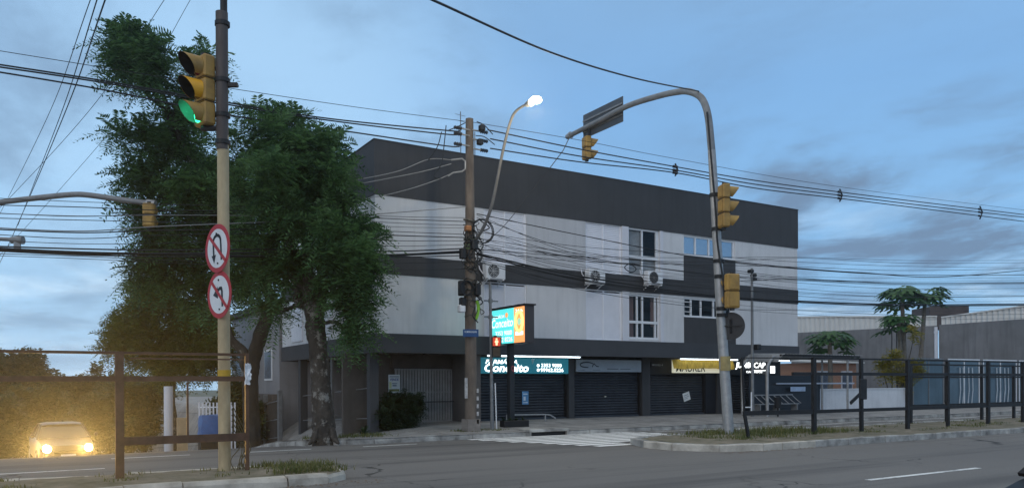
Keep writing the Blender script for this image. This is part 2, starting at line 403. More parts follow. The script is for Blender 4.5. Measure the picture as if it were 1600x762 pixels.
def text_mb(s, org, right, up, width, height, shear=0.0, bold=0.0, depth=.01, mi=0, mb=None):
    cu = bpy.data.curves.new('lettering_curve', 'FONT'); cu.body = s; cu.size = 1; cu.shear = shear; cu.offset = bold; cu.extrude = 0
    cu.resolution_u = 3
    o = bpy.data.objects.new('lettering_curve', cu); COL.objects.link(o)
    dg = bpy.context.evaluated_depsgraph_get(); dg.update()
    me = bpy.data.meshes.new_from_object(o.evaluated_get(dg))
    V = np.array([v.co[:] for v in me.vertices]); P = [tuple(p.vertices) for p in me.polygons]
    bpy.data.objects.remove(o); bpy.data.curves.remove(cu); bpy.data.meshes.remove(me)
    lo, hi = V.min(0), V.max(0); V = (V - lo) / np.maximum(hi - lo, 1e-6)
    right = np.array(right, float); up = np.array(up, float); nrm = np.cross(right, up)
    W = np.array(org, float) + V[:, :1] * right * width + V[:, 1:2] * up * height + nrm * depth
    mb = mb or MB(); mb.add(W, P, mi); return mb

# ------------------------------------------------------------------ terrain: avenue level, cross street falling away behind the crossing
def sstep(a, b, x):
    t = np.clip((x - a) / (b - a), 0, 1); return t * t * (3 - 2 * t)
def gz(X, Y):
    X = np.asarray(X, float); Y = np.asarray(Y, float)
    d = np.clip(Y - 20.8, 0, 62); fall = np.where(d < 3, .13 * d * d / 6, .13 * (d - 1.5))
    return -fall * (1 - sstep(8, 11.5, X))
def grid(name, xs, ys, zf, m, kind='structure'):
    X, Y = np.meshgrid(xs, ys); Z = zf(X, Y); V = np.stack([X, Y, Z], -1).reshape(-1, 3)
    nx, ny = len(xs), len(ys); i = np.arange(nx - 1)[None, :] + nx * np.arange(ny - 1)[:, None]; i = i.ravel()
    o = fastmesh(name, V, np.stack([i, i + 1, i + nx + 1, i + nx], -1), m, None, True); o['kind'] = kind; return o
xs = np.concatenate([np.linspace(-300, -40, 20), np.linspace(-38, 60, 99), np.linspace(70, 300, 20)])
ys = np.concatenate([np.linspace(-100, -10, 12), np.linspace(-8, 105, 114), np.linspace(120, 330, 24)])
grid('ground', xs, ys, lambda X, Y: gz(X, Y) - .03, SOIL)
# roads: avenue along X and the cross street along Y
grid('road', np.linspace(-90, 160, 126), np.linspace(1.0, 21.2, 40), gz, ASPH)
grid('cross_street', np.linspace(-6, 6.4, 13), np.linspace(21.2, 110, 90), gz, ASPH)
# pavement on the building's side, with rounded corner
def rise(X, Y): return .15 + .12 * sstep(21.2, 25.5, Y) * sstep(11, 14, X) * (1 - .45 * sstep(24, 34, X))
CX, CY, CR = 8.3, 23.2, 2.2
def corner_clip(X, Y):
    X = X.copy(); Y = Y.copy()
    msk = (X < CX) & (Y < CY); dx = CX - X; dy = CY - Y
    m_ = np.maximum(dx, dy); r = np.hypot(dx, dy); k = np.where(msk & (r > 1e-6), m_ / np.maximum(r, 1e-6), 1)
    return np.where(msk, CX - dx * k, X), np.where(msk, CY - dy * k, Y)
xs = np.concatenate([np.linspace(CX - CR, CX, 9), np.linspace(CX + .3, 30, 70), np.linspace(31, 160, 60)])
ys = np.concatenate([np.linspace(CY - CR, CY, 9), np.linspace(CY + .3, 37, 40), np.linspace(38, 110, 60)])
X, Y = np.meshgrid(xs, ys); X, Y = corner_clip(X, Y); Z = gz(X, Y) + rise(X, Y)
V = np.stack([X, Y, Z], -1).reshape(-1, 3); nx, ny = len(xs), len(ys)
i = (np.arange(nx - 1)[None, :] + nx * np.arange(ny - 1)[:, None]).ravel()
def pavemat():
    m = SIDEW; t = m.node_tree; n = t.nodes; l = t.links; b = n['Principled BSDF']
    src = b.inputs['Base Color'].links[0].from_socket
    g = n.new('ShaderNodeNewGeometry')
    br = n.new('ShaderNodeTexBrick'); l.new(g.outputs['Position'], br.inputs['Vector']); br.inputs['Scale'].default_value = 1.0
    br.inputs['Brick Width'].default_value = 1.2; br.inputs['Row Height'].default_value = 1.2; br.inputs['Mortar Size'].default_value = .012; br.offset = 0
    br.inputs['Color1'].default_value = (1, 1, 1, 1); br.inputs['Color2'].default_value = (.86, .86, .85, 1); br.inputs['Mortar'].default_value = (.45, .45, .43, 1)
    mx = n.new('ShaderNodeMix'); mx.data_type = 'RGBA'; mx.blend_type = 'MULTIPLY'; mx.inputs[0].default_value = 1
    l.new(src, mx.inputs[6]); l.new(br.outputs[0], mx.inputs[7]); l.new(mx.outputs[2], b.inputs['Base Color'])
pavemat()
pv = fastmesh('pavement', V, np.stack([i, i + 1, i + nx + 1, i + nx], -1), SIDEW, None, True); pv['kind'] = 'structure'
# near pavement under the photographer
nb = MB().box((-90, -60, -.2), (160, .9, .12)); tag(nb.build('near_pavement', SIDEW), kind='structure')
tag(MB().box((-90, .9, -.2), (160, 1.06, .13)).build('near_kerb', KERB2), kind='structure')
def sweep_kerb(name, path, wd, top, m, closed=False, jit=.0, seg=1.0):
    # a kerb of section wd x (top+.12) swept along a ground path, broken into stones by jitter
    pts = []
    P = [np.array(p, float) for p in path] + ([np.array(path[0], float)] if closed else [])
    for a, b in zip(P[:-1], P[1:]):
        k = max(1, int(np.linalg.norm(b - a) / seg)); pts += [a + (b - a) * t / k for t in range(k)]
    pts.append(P[-1])
    mb = MB(); prof = []
    n = len(pts)
    for i_, p in enumerate(pts):
        d = pts[min(i_ + 1, n - 1)] - pts[max(i_ - 1, 0)]
        if closed and i_ in (0, n - 1): d = pts[1] - pts[n - 2]
        d = d / np.linalg.norm(d); nn = np.array([d[1], -d[0]])
        zb = float(gz(p[0], p[1])); j = random.uniform(-jit, jit); jj = random.uniform(-jit, jit)
        if closed and i_ == n - 1: j = jj = 0
        t_ = zb + top + j
        e = .035
        for (o_, z_) in ((0 + .02, zb - .15), (0 + .0, t_ - e * 1.6), (-e, t_), (-wd + e * .5, t_), (-wd, t_ - .02), (-wd, zb - .15)):
            q = p + nn * (o_ + jj); prof.append((q[0], q[1], z_))
    for i_ in range(n - 1):
        A_ = np.array(prof[i_ * 6:i_ * 6 + 6]); B_ = np.array(prof[(i_ + 1) * 6:(i_ + 1) * 6 + 6]); g_ = .006 / max(.05, np.linalg.norm(B_[0] - A_[0]))
        k_ = np.array((random.uniform(-jit, jit), random.uniform(-jit, jit), random.uniform(-jit, jit))) * .7
        lo_ = A_ + (B_ - A_) * g_ + k_; hi_ = B_ - (B_ - A_) * g_ + k_
        if random.random() < .25 and jit: c_ = random.choice((lo_, hi_)); c_[1:3] -= np.array((0, 0, random.uniform(.01, .035)))
        mb.add(list(lo_) + list(hi_), [(k, k + 1, 7 + k, 6 + k) for k in range(5)] + [(5, 4, 3, 2, 1, 0), (6, 7, 8, 9, 10, 11)])
    return tag(mb.build(name, m), kind='structure')
arc = [(CX - CR * math.cos(t), CY - CR * math.sin(t)) for t in np.linspace(0, PI / 2, 10)]
sweep_kerb('pavement_kerb', [(CX - CR, 108)] + arc + [(13.55, 21.0)], .16, .152, KERB2, jit=.008, seg=.9)
sweep_kerb('pavement_kerb', [(15.0, 21.0), (150, 21.0)], .16, .152, KERB2, jit=.008, seg=.9)

# medians
def median(name, path, top, dm, km, jit):
    ctr = np.mean(np.array(path), 0)
    # dirt bed: fan over a finer ring
    mb = MB(); ring = []
    P = [np.array(p, float) for p in path]
    for a, b in zip(P, P[1:] + P[:1]):
        k = max(1, int(np.linalg.norm(b - a) / .8)); ring += [a + (b - a) * t / k for t in range(k)]
    xs_ = [p[0] for p in path]
    n = len(ring)
    # strips across Y so the bed can be gently lumpy
    lo = min(xs_); hi = max(xs_)
    X_ = np.concatenate([np.linspace(max(lo, -20), min(hi, 40), 150)])
    cols = []
    for x in X_:
        yy = []
        for a, b in zip(P, P[1:] + P[:1]):
            if (a[0] - x) * (b[0] - x) <= 0 and abs(a[0] - b[0]) > 1e-9:
                yy.append(a[1] + (b[1] - a[1]) * (x - a[0]) / (b[0] - a[0]))
        if len(yy) < 2: continue
        cols.append((x, min(yy) + .05, max(yy) - .05))
    K = 14; vs = []
    for x, y0, y1 in cols:
        for k in range(K + 1):
            t = k / K; y = y0 + (y1 - y0) * t
            vs.append((x, y, float(gz(x, y)) + top - .025 + .05 * math.sin(PI * t) + random.uniform(-.012, .012)))
    fs = [(i_ * (K + 1) + k, (i_ + 1) * (K + 1) + k, (i_ + 1) * (K + 1) + k + 1, i_ * (K + 1) + k + 1) for i_ in range(len(cols) - 1) for k in range(K)]
    mb.add(vs, fs); tag(mb.build(name, dm, smooth=True), kind='structure')
    sweep_kerb(name + '_kerb', path, .2, top, km, True, jit, .8)
lp_ = [(-60, 12.85), (3.6, 12.85), (4.3, 12.95), (4.75, 13.35), (4.8, 13.9), (4.5, 14.7), (3.9, 15.1), (-60, 15.1)]
median('left_median', lp_, .17, DIRT, KERB, .012)
rp_ = [(60, 13.35), (15.3, 13.4), (14.3, 13.75), (13.75, 14.6), (13.75, 15.6), (14.2, 16.6), (15.2, 17.2), (60, 17.3)]
median('right_median', rp_, .17, DIRT, KERB2, .014)
# white painted stones on the right nose
sweep_kerb('nose_kerb', [(17.2, 13.375), (15.3, 13.375), (14.28, 13.73), (13.725, 14.6), (13.725, 15.6)], .2, .176, KERB, False, .006, .6)

# ------------------------------------------------------------------ painted markings (sheets 4 mm above the asphalt)
def strip(name, a, b, wd, m=PAINT):
    a = np.array(a, float); b = np.array(b, float); d = b - a; Ln = np.linalg.norm(d); d /= Ln; n_ = np.array([-d[1], d[0]]) * wd / 2
    mb = MB(); k = max(1, int(Ln / 1.0)); vs = []
    for t in range(k + 1):
        p = a + d * Ln * t / k
        for q in (p - n_, p + n_): vs.append((q[0], q[1], float(gz(q[0], q[1])) + .004))
    mb.add(vs, [(2 * i_, 2 * i_ + 2, 2 * i_ + 3, 2 * i_ + 1) for i_ in range(k)])
    return tag(mb.build(name, m), kind='structure')
for k in range(9):
    y = 21.0 - .52 * k - .12; x0 = 11.1 + (21.2 - y) * .38 + random.uniform(-.06, .06); x1 = x0 + (6.4 if k < 7 else 2.2)
    if k >= 7: x1 = min(x1, 14.2)
    strip('crosswalk_stripe', (x0, y), (x1, y + .02), .35, PAINT2)
for x0, x1 in ((-4.2, -2.4), (1.6, 3.3), (4.65, 6.25), (7.65, 9.25), (21.5, 23), (26, 28), (31, 33), (36, 38)):
    strip('lane_dash', (x0, 20.15), (x1, 20.2), .11)
strip('edge_line', (-30, 17.5), (1.3, 17.85), .11)
a = pZ(1352, 749, 0); b = pZ(1535, 731, 0)
strip('lane_dash', (a[0], 8.25), (b[0], 8.25), .13)
for k in (-2, -1, 1, 2, 3): strip('lane_dash', (a[0] + 7.0 * k, 8.25), (b[0] + 7.0 * k, 8.25), .13)
strip('edge_line', (17.4, 20.55), (70, 20.55), .12)
strip('channel_line', (20.6, 20.2), (31.5, 17.9), .12)

# ------------------------------------------------------------------ grass tufts and litter
def grass(name, zones, m):
    vs = []; fs = []
    for (x0, x1, y0, y1, n_, h0, h1, base) in zones:
        # clumps
        cl = [(random.uniform(x0, x1), random.uniform(y0, y1), random.uniform(.1, .35)) for _ in range(max(1, n_ // 40))]
        for _ in range(n_):
            c = random.choice(cl); x = random.gauss(c[0], c[2]); y = random.gauss(c[1], c[2] * .6)
            if not (x0 - .2 < x < x1 + .2 and y0 < y < y1): continue
            h = random.uniform(h0, h1); a_ = random.uniform(0, 2 * PI); ln = random.uniform(.2, .8) * h
            w_ = random.uniform(.005, .011); dx, dy = math.cos(a_), math.sin(a_); b = len(vs)
            z0 = base + random.uniform(-.01, .01)
            for (t, k) in ((0, 1), (.55, .8), (1, .1)):
                px_ = x + dx * ln * t * t; py_ = y + dy * ln * t * t; pz_ = z0 + h * t
                vs.append((px_ - dy * w_ * k, py_ + dx * w_ * k, pz_)); vs.append((px_ + dy * w_ * k, py_ - dx * w_ * k, pz_))
            fs += [(b, b + 1, b + 3, b + 2), (b + 2, b + 3, b + 5, b + 4)]
    o = fastmesh(name, np.array(vs), np.array(fs), m); o['kind'] = 'stuff'; return o
grass('grass', [(-4, 3.5, 13.3, 14.9, 800, .02, .09, .18), (3.6, 4.7, 13.2, 14.7, 1500, .03, .15, .17),
                (15.3, 18, 14.2, 17.0, 1300, .03, .14, .19), (20, 40, 13.9, 17.0, 1500, .02, .09, .19), (17, 21, 14.6, 16.9, 2600, .04, .18, .19),
                (6.6, 9.3, 21.6, 22.6, 900, .03, .12, .15), (11.8, 13.6, 22.0, 22.9, 700, .02, .08, .15)], GRASSM)
# dry leaves fallen along the kerbs
vs = []; fs = []
for (x0, x1, y0, y1, n_, zb) in ((13.9, 17.5, 13.0, 13.35, 260, .008), (3.3, 5.2, 12.5, 13.0, 120, .008), (3.6, 4.7, 13.2, 14.6, 160, .19), (17, 22, 20.7, 20.95, 140, .008), (16, 30, 13.6, 17, 260, .2), (6.6, 14, 21.2, 24, 200, .17)):
    for _ in range(n_):
        x = random.uniform(x0, x1); y = random.uniform(y0, y1); r = random.uniform(.012, .035); a_ = random.uniform(0, PI); b = len(vs)
        for k in range(4):
            t = a_ + k * PI / 2; q = r * (1 if k % 2 else .5); vs.append((x + q * math.cos(t), y + q * math.sin(t), zb + random.uniform(0, .012) + float(gz(x, y))))
        fs.append((b, b + 1, b + 2, b + 3))
LIT = mat('dry_leaf', (.22, .13, .06), .9, .4, 9, col2=(.10, .06, .03))
o = fastmesh('fallen_leaves', np.array(vs), np.array(fs), LIT); o['kind'] = 'stuff'
#---PART2---
# ------------------------------------------------------------------ the corner building
BX0, BX1, BY, BY1 = 9.95, 31.36, 25.0, 36.4
ZS, ZF, ZB0, ZB1, ZP, ZT = 2.75, 3.40, 5.41, 6.08, 8.06, 9.90
bld = thing('apartment_building', (BX0, BY, 0), 'grey and white three storey corner building with charcoal bands over shuttered shops', 'building')
def ring(z0, z1, out=.0, t=.25):
    m = MB(); x0, x1, y0, y1 = BX0 - out, BX1 + out, BY - out, BY1 + out
    m.box((x0, y0, z0), (x1, y0 + t, z1)); m.box((x0, y1 - t, z0), (x1, y1, z1))
    m.box((x0, y0 + t, z0), (x0 + t, y1 - t, z1)); m.box((x1 - t, y0 + t, z0), (x1, y1 - t, z1)); return m
ring(ZP, ZT, .03).build('parapet', DARKW, bld)
m = MB().box((BX0 + .3, BY + .3, ZT - .9), (BX1 - .3, BY1 - .3, ZT - .7)); m.build('roof', CONCG, bld)
cop = MB()
for lo, hi in (((BX0 - .05, BY - .05, ZT), (BX1 + .05, BY + .25, ZT + .03)), ((BX0 - .05, BY1 - .25, ZT), (BX1 + .05, BY1 + .05, ZT + .03)),
               ((BX0 - .05, BY + .25, ZT), (BX0 + .25, BY1 - .25, ZT + .03)), ((BX1 - .25, BY + .25, ZT), (BX1 + .05, BY1 - .25, ZT + .03))): cop.box(lo, hi)
cop.build('coping', DARKW, bld)
ring(ZB0, ZB1, .025).build('floor_band', DARKW, bld)
f = ring(ZS, ZF, .05, .3); f.build('fascia', FASC, bld)
MB().box((BX0 + .2, BY + .2, ZS + .06), (BX1 - .2, BY1 - .2, ZS + .25)).build('canopy_soffit', mat('soffit', (.34, .33, .32), .8, .15, 1.5), bld)
def holed_wall(z0, z1, holes, name):
    xs_ = sorted({BX0, BX1, *[h[0] for h in holes], *[h[1] for h in holes]}); zs_ = sorted({z0, z1, *[h[2] for h in holes], *[h[3] for h in holes]})
    m = MB(); D = .16
    for xa, xb in zip(xs_, xs_[1:]):
        for za, zb in zip(zs_, zs_[1:]):
            if any(h[0] <= xa and xb <= h[1] and h[2] <= za and zb <= h[3] for h in holes): continue
            m.quad((xa, BY, za), (xb, BY, za), (xb, BY, zb), (xa, BY, zb))
    for x0, x1, a_, b_ in holes:
        m.quad((x0, BY, a_), (x0, BY + D, a_), (x0, BY + D, b_), (x0, BY, b_)); m.quad((x1, BY, a_), (x1, BY, b_), (x1, BY + D, b_), (x1, BY + D, a_))
        m.quad((x0, BY, a_), (x1, BY, a_), (x1, BY + D, a_), (x0, BY + D, a_)); m.quad((x0, BY, b_), (x0, BY + D, b_), (x1, BY + D, b_), (x1, BY, b_))
    m.quad((BX0, BY1, z0), (BX0, BY, z0), (BX0, BY, z1), (BX0, BY1, z1)); m.quad((BX1, BY, z0), (BX1, BY1, z0), (BX1, BY1, z1), (BX1, BY, z1))
    m.quad((BX1, BY1, z0), (BX0, BY1, z0), (BX0, BY1, z1), (BX1, BY1, z1))
    return m.build(name, WHITEW, bld)
W1 = (20.93, 22.62, ZB1 + .0, ZP); W2 = (20.93, 22.62, 3.50, 5.33)
H1 = (24.0, 27.12, 7.18, ZP - .02); H2 = (24.0, 26.95, 4.52, 5.36)
SH = [(14.15, 15.98, ZB1, ZP), (18.77, 20.58, ZB1, ZP), (14.15, 15.98, ZF, ZB0), (18.77, 20.58, ZF, ZB0)]
holed_wall(ZB1, ZP, [W1, H1, SH[0], SH[1]], 'upper_wall')
holed_wall(ZF, ZB0, [W2, H2, SH[2], SH[3]], 'lower_wall')
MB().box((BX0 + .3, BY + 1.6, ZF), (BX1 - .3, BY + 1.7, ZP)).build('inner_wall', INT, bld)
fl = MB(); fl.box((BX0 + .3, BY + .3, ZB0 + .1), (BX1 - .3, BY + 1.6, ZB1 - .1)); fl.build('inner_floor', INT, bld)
# charcoal spandrels under the two horizontal windows
sp = MB(); sp.box((24.0, BY - .02, ZB1), (27.14, BY + .06, 7.17)); sp.build('spandrel', DARKW, bld)
sp = MB(); sp.box((24.0, BY - .02, ZF), (27.14, BY + .06, 4.51)); sp.build('spandrel', DARKW, bld)
# bright piers beside tall windows
for z0, z1 in ((ZB1, ZP), (ZF, ZB0)):
    MB().box((20.585, BY - .05, z0), (20.925, BY + .1, z1 - .005)).build('pier', WHITEB, bld)
    MB().box((22.625, BY - .05, z0), (22.80, BY + .1, z1 - .005)).build('pier', WHITEB, bld)
gp_ = mat('grey_plaster', (.50, .495, .505), .8, .08, .8, .12, 40, streak=.2)
MB().box((15.99, BY - .012, ZB1 + .001), (18.76, BY + .05, ZP - .001)).build('grey_panel', gp_, bld)
# louvred shutters
for x0, x1, z0, z1 in SH:
    fr = MB(); y = BY + .03
    fr.box((x0, y, z0), (x1, y + .06, z0 + .05)); fr.box((x0, y, z1 - .05), (x1, y + .06, z1)); mx_ = (x0 + x1) / 2
    for xx in (x0, mx_ - .03, x1 - .06): fr.box((xx, y, z0 + .05), (xx + .06, y + .06, z1 - .05))
    s_ = fr.build('window_shutter', SHUT, bld)
    lv = MB()
    for xa, xb in ((x0 + .06, mx_ - .03), (mx_ + .03, x1 - .06)):
        z = z0 + .05
        while z < z1 - .09:
            lv.quad((xa, y + .012, z), (xb, y + .012, z), (xb, y + .05, z + .075), (xa, y + .05, z + .075)); lv.quad((xa, y + .05, z + .075), (xb, y + .05, z + .075), (xb, y + .012, z + .072), (xa, y + .012, z + .072)); z += .072
    lv.build('slats', SHUT, s_)
def window(rect, mull, transom=None, curtains=(), blinds=(), gl=None):
    x0, x1, z0, z1 = rect; y = BY + .05; t = .075
    fr = MB(); fr.box((x0, y, z0), (x0 + t, y + .08, z1)); fr.box((x1 - t, y, z0), (x1, y + .08, z1)); fr.box((x0 + t, y, z0), (x1 - t, y + .08, z0 + t)); fr.box((x0 + t, y, z1 - t), (x1 - t, y + .08, z1))
    xs_ = [x0 + t] + [x0 + (x1 - x0) * q for q in mull] + [x1 - t]
    for q in mull: xx = x0 + (x1 - x0) * q; fr.box((xx - t / 2, y + .002, z0 + t), (xx + t / 2, y + .078, z1 - t))
    if transom: zz_ = z0 + (z1 - z0) * transom; fr.box((x0 + t, y - .004, zz_ - t * .7), (x1 - t, y + .084, zz_ + t * .7))
    wn = thing('window', (x0, BY, z0), None, None); wn.parent = bld; wn.location = tuple(np.array(wn.location) - ORIG[bld])
    fr.build('frame', FRAMEW, wn)
    g = MB().quad((x0 + t, y + .04, z0 + t), (x1 - t, y + .04, z0 + t), (x1 - t, y + .04, z1 - t), (x0 + t, y + .04, z1 - t)); g.build('pane', gl or GLASS, wn)
    for a_, b_, c_, d_ in curtains:
        m = MB(); n_ = 14; xa = x0 + (x1 - x0) * a_; xb = x0 + (x1 - x0) * b_; za = z0 + (z1 - z0) * c_; zb = z0 + (z1 - z0) * d_
        for k in range(n_):
            u0 = xa + (xb - xa) * k / n_; u1 = xa + (xb - xa) * (k + 1) / n_; o0 = .04 * (k % 2); o1 = .04 * ((k + 1) % 2)
            m.quad((u0, y + .25 + o0, za), (u1, y + .25 + o1, za), (u1, y + .25 + o1, zb), (u0, y + .25 + o0, zb))
        m.build('curtain', CURT, wn)
    for a_, b_, c_, d_ in blinds:
        m = MB(); xa = x0 + (x1 - x0) * a_; xb = x0 + (x1 - x0) * b_; za = z0 + (z1 - z0) * c_; zb = z0 + (z1 - z0) * d_
        z = za
        while z < zb: m.quad((xa, y + .14, z), (xb, y + .14, z), (xb, y + .16, z + .05), (xa, y + .16, z + .05)); z += .052
        m.build('blind', BLIND, wn)
    return wn
window(W1, (.47, .93), .40, blinds=((.02, .47, .05, .98), (.47, .97, .02, .45)))
window(W2, (.30, .47, .88), .38, curtains=((.02, .30, .02, 1), (.86, .98, .3, 1)))
window(H1, (.24, .50, .74), None, gl=GLASSR)
w_ = window(H2, (.16, .36, .62, .78), None)
m = MB()
for k in range(1, 4): m.box((24.06, BY + .02, 4.52 + .21 * k), (24.47, BY + .05, 4.52 + .21 * k + .03))
m.build('louvre_bars', FRAMEW, w_)
# left side: shutters on the white wall over the cross street
for y0, y1, z0, z1 in ((25.9, 27.6, 3.55, 5.3), (29.4, 31.1, 3.55, 5.3), (25.9, 27.6, 6.2, 7.95), (29.4, 31.1, 6.2, 7.95), (33.2, 34.8, 3.55, 5.3)):
    m = MB(); m.box((BX0 - .05, y0, z0), (BX0 + .02, y1, z1)); z = z0 + .06
    while z < z1 - .08: m.box((BX0 - .065, y0 + .06, z), (BX0 - .051, y1 - .06, z + .05)); z += .075
    m.build('side_shutter', SHUT, bld)
# ground floor: shop wall, piers, rolling shutters
SY = 26.1
gw = MB()
gw.box((14.05, SY + .25, -.3), (BX1 - .1, SY + .4, ZS + .06)); gw.build('shop_wall', DARKW, bld)
PIER = [(14.06, 14.30), (18.62, 18.9), (22.5, 22.95), (27.0, 27.35), (31.1, 31.3)]
for a_, b_ in PIER: MB().box((a_, SY - .12, -.1), (b_, SY + .25, ZS + .055)).build('shop_pier', DARKW, bld)
def rollup(x0, x1, zt):
    m = MB(); z0 = float(rise(np.array(x0), np.array(SY))) - .02; pts = []; z = z0
    vs = []; rows = 0
    while z < zt:
        for k in range(4):
            t = k / 4; vs += [(x0, SY + .16 - .05 * math.sin(PI * t), z + .11 * t), (x1, SY + .16 - .05 * math.sin(PI * t), z + .11 * t)]; rows += 1
        z += .11
    m.add(vs, [(2 * i_, 2 * i_ + 1, 2 * i_ + 3, 2 * i_ + 2) for i_ in range(rows - 1)])
    r_ = m.build('roller_shutter', ROLL, bld)
    h = MB(); h.box((x0, SY + .04, z0), (x1, SY + .12, z0 + .09)); h.build('bottom_rail', ROLL, r_)
    gd = MB(); gd.box((x0 - .002, SY + .02, z0), (x0 + .06, SY + .2, zt)); gd.box((x1 - .06, SY + .02, z0), (x1 + .002, SY + .2, zt)); gd.build('guide_rail', FBLK, r_)
    return r_
rollup(14.30, 18.62, 2.10); r2 = rollup(18.9, 22.5, 2.16); r3 = rollup(22.95, 26.35, 2.05); r4 = rollup(27.35, 31.1, 2.1)
kn = MB(); p = pY(947, 619, SY); kn.tube([(p[0], SY + .1, p[2]), (p[0], SY + .02, p[2])], [.035, .03], 10); kn.build('lock', mat('lock_brass', (.7, .66, .55), .3, .1, 5, metal=.6), r2)
hd = MB(); hd.box((22.95, SY - .05, 2.06), (27.0, SY + .24, ZS + .05)); hd.build('shutter_box', mat('shutter_box_black', (.02, .021, .024), .6, .2, 3), bld)
hd = MB(); hd.box((26.35, SY - .02, .15), (27.0, SY + .24, 2.06)); hd.build('door_panel', mat('door_black', (.018, .018, .022), .5, .2, 3), bld)
# garage bay at the corner: back wall, picket gate, columns, side railings
GY = 27.0
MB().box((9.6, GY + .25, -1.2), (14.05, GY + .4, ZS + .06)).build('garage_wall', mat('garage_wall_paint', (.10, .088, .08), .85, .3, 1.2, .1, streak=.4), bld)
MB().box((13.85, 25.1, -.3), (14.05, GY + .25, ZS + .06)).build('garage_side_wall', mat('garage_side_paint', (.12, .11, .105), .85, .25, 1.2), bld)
gt = MB(); gx0, gx1 = 11.5, 13.82; k = 0; x = gx0
while x < gx1: gt.box((x, GY, .12), (x + .085, GY + .03, 2.25)); x += .115
for z in (.25, 1.35, 2.2): gt.box((gx0, GY + .031, z), (gx1, GY + .07, z + .06))
gt.build('garage_gate', mat('gate_grey', (.36, .345, .33), .7, .25, 3, col2=(.25, .235, .22)), bld)
MB().box((gx0 - .1, GY - .04, 2.28), (13.84, GY + .24, ZS + .05)).build('garage_lintel', mat('lintel_brown', (.085, .07, .062), .85, .3, 2), bld)
for y, z0 in ((25.75, -.4), (33.9, -1.4)):
    c = MB(); c.bbox((9.98, y - .16, z0), (10.3, y + .16, ZS + .06), .012); c.build('column', FASC, bld)
fr = MB()
for z in (1.55, .5): fr.tube([(10.1, 25.92, z), (10.1, 33.74, z - .35)], .02, 6)
fr.build('side_railing', STEELD, bld)
MB().box((9.97, 29.6, -1.6), (10.07, 29.7, ZS + .05)).build('railing_post', STEELD, bld)
MB().tube([(11.0, GY - .35, 1.02), (13.75, GY - .35, 1.02)], .018, 6).build('bar', FBLK, bld)
dl = MB(); p = np.array((11.95, 25.4, ZS + .05)); dl.tube([p, p - np.array((0, 0, .07))], [.09, .07], 12); dl.build('downlight', BLK, bld)
# roof bits
rv = MB(); rv.bbox((25.1, 27, ZT - .7), (25.9, 27.8, ZT + .36), .02); rv.box((25.0, 26.9, ZT + .361), (26.0, 27.9, ZT + .42)); rv.build('roof_vent', DARKW, bld)
m = MB(); m.bbox((BX1 + .035, 25.5, 7.35), (BX1 + .22, 25.85, 8.0), .02); m.build('meter_box', mat('box_dark', (.03, .035, .05), .5, .2, 4), bld)
pp = MB(); pp.tube([(13.62, BY - .03, ZS), (13.62, BY - .03, ZP)], .03, 8); pp.build('downpipe', WHITEW, bld)
# antennas standing on the roof
for x, h, lab in ((13.75, 1.9, 'taller thin roof antenna with crossed rods, just right of the utility pole top'), (14.35, 1.25, 'shorter thin roof antenna with two rods, right of the taller one')):
    t = thing('roof_antenna', (x, 26, ZT - .7), lab, 'antenna')
    MB().tube([(x, 26, ZT - .7), (x, 26, ZT + h)], .018, 6).build('mast', STEELD, t)
    a_ = MB()
    for q in range(4 if h > 1.5 else 2): z = ZT + h - .12 - .22 * q; a_.tube([(x - .22 + .03 * q, 26, z), (x + .22 - .03 * q, 26.05, z)], .009, 5)
    a_.build('rods', STEELD, t)
# the lit tube under the canopy edge
TUBE = mat('tube_light', (.9, .95, 1), .4, 0, emit=(.80, .93, 1.0), estr=3.0)
t = thing('tube_light', (14.35, BY + .1, ZS - .05), 'long white tube light along the canopy edge above the teal pharmacy sign', 'light')
MB().tube([(14.35, BY + .12, ZS - .045), (18.55, BY + .12, ZS - .045)], .022, 8).build('tube', TUBE, t); MB().box((14.3, BY + .08, ZS - .018), (18.6, BY + .16, ZS - .001)).build('fitting', FRAMEW, t)
for a_, b_, lab in ((23.9, 27.4, 'white tube light along the top of the yellow awning'), (28.1, 30.9, 'white tube light above the brightest white letters by the bus shelter')):
    t = thing('tube_light', (a_, BY + .1, ZS - .05), lab, 'light')
    MB().tube([(a_, BY + .12, ZS - .045), (b_, BY + .12, ZS - .045)], .022, 8).build('tube', TUBE, t); MB().box((a_ - .04, BY + .08, ZS - .018), (b_ + .04, BY + .16, ZS - .001)).build('fitting', FRAMEW, t)

# ------------------------------------------------------------------ shop signs
EMW = mat('lit_letters', (.9, .95, .95), .5, 0, emit=(.86, 1.0, 1.0), estr=1.9)
RX = (1, 0, 0); UZ = (0, 0, 1); KX = (0, -1, 0)
sy = SY - .16
t = thing('pharmacy_sign', (14.34, sy, 2.07), 'teal shop sign with glowing white Conceito lettering and phone numbers', 'shop sign')
TEAL = mat('teal_panel', (.02, .14, .18), .5, .2, 1.0, emit=(.012, .13, .18), estr=.55)
MB().bbox((14.34, sy, 2.07), (18.58, sy + .1, 2.68), .01).build('panel', TEAL, t)
for a_ in (('FARMÁCIA', (14.72, sy, 2.44), RX, UZ, 1.42, .2, .25, .016, .012), ('Conceito', (14.68, sy, 2.13), RX, UZ, 1.98, .32, .2, .028, .012), ('3353 9000', (17.25, sy, 2.33), RX, UZ, .98, .14, 0, .016, .012), ('99962.8226', (17.22, sy, 2.14), RX, UZ, 1.1, .15, 0, .016, .012)):
    text_mb(*a_).build('lettering', EMW, t)
for z in (2.39, 2.215): MB().tube([(17.11, sy - .002, z), (17.11, sy - .014, z)], .06, 12).build('phone_mark', EMW, t)
m = MB(); m.prism([(16.78, sy - .004, 2.66), (16.96, sy - .004, 2.66), (16.84, sy - .004, 2.42)], (0, -.004, 0)); m.build('emblem', mat('pale_teal', (.30, .55, .62), .5, .1), t)
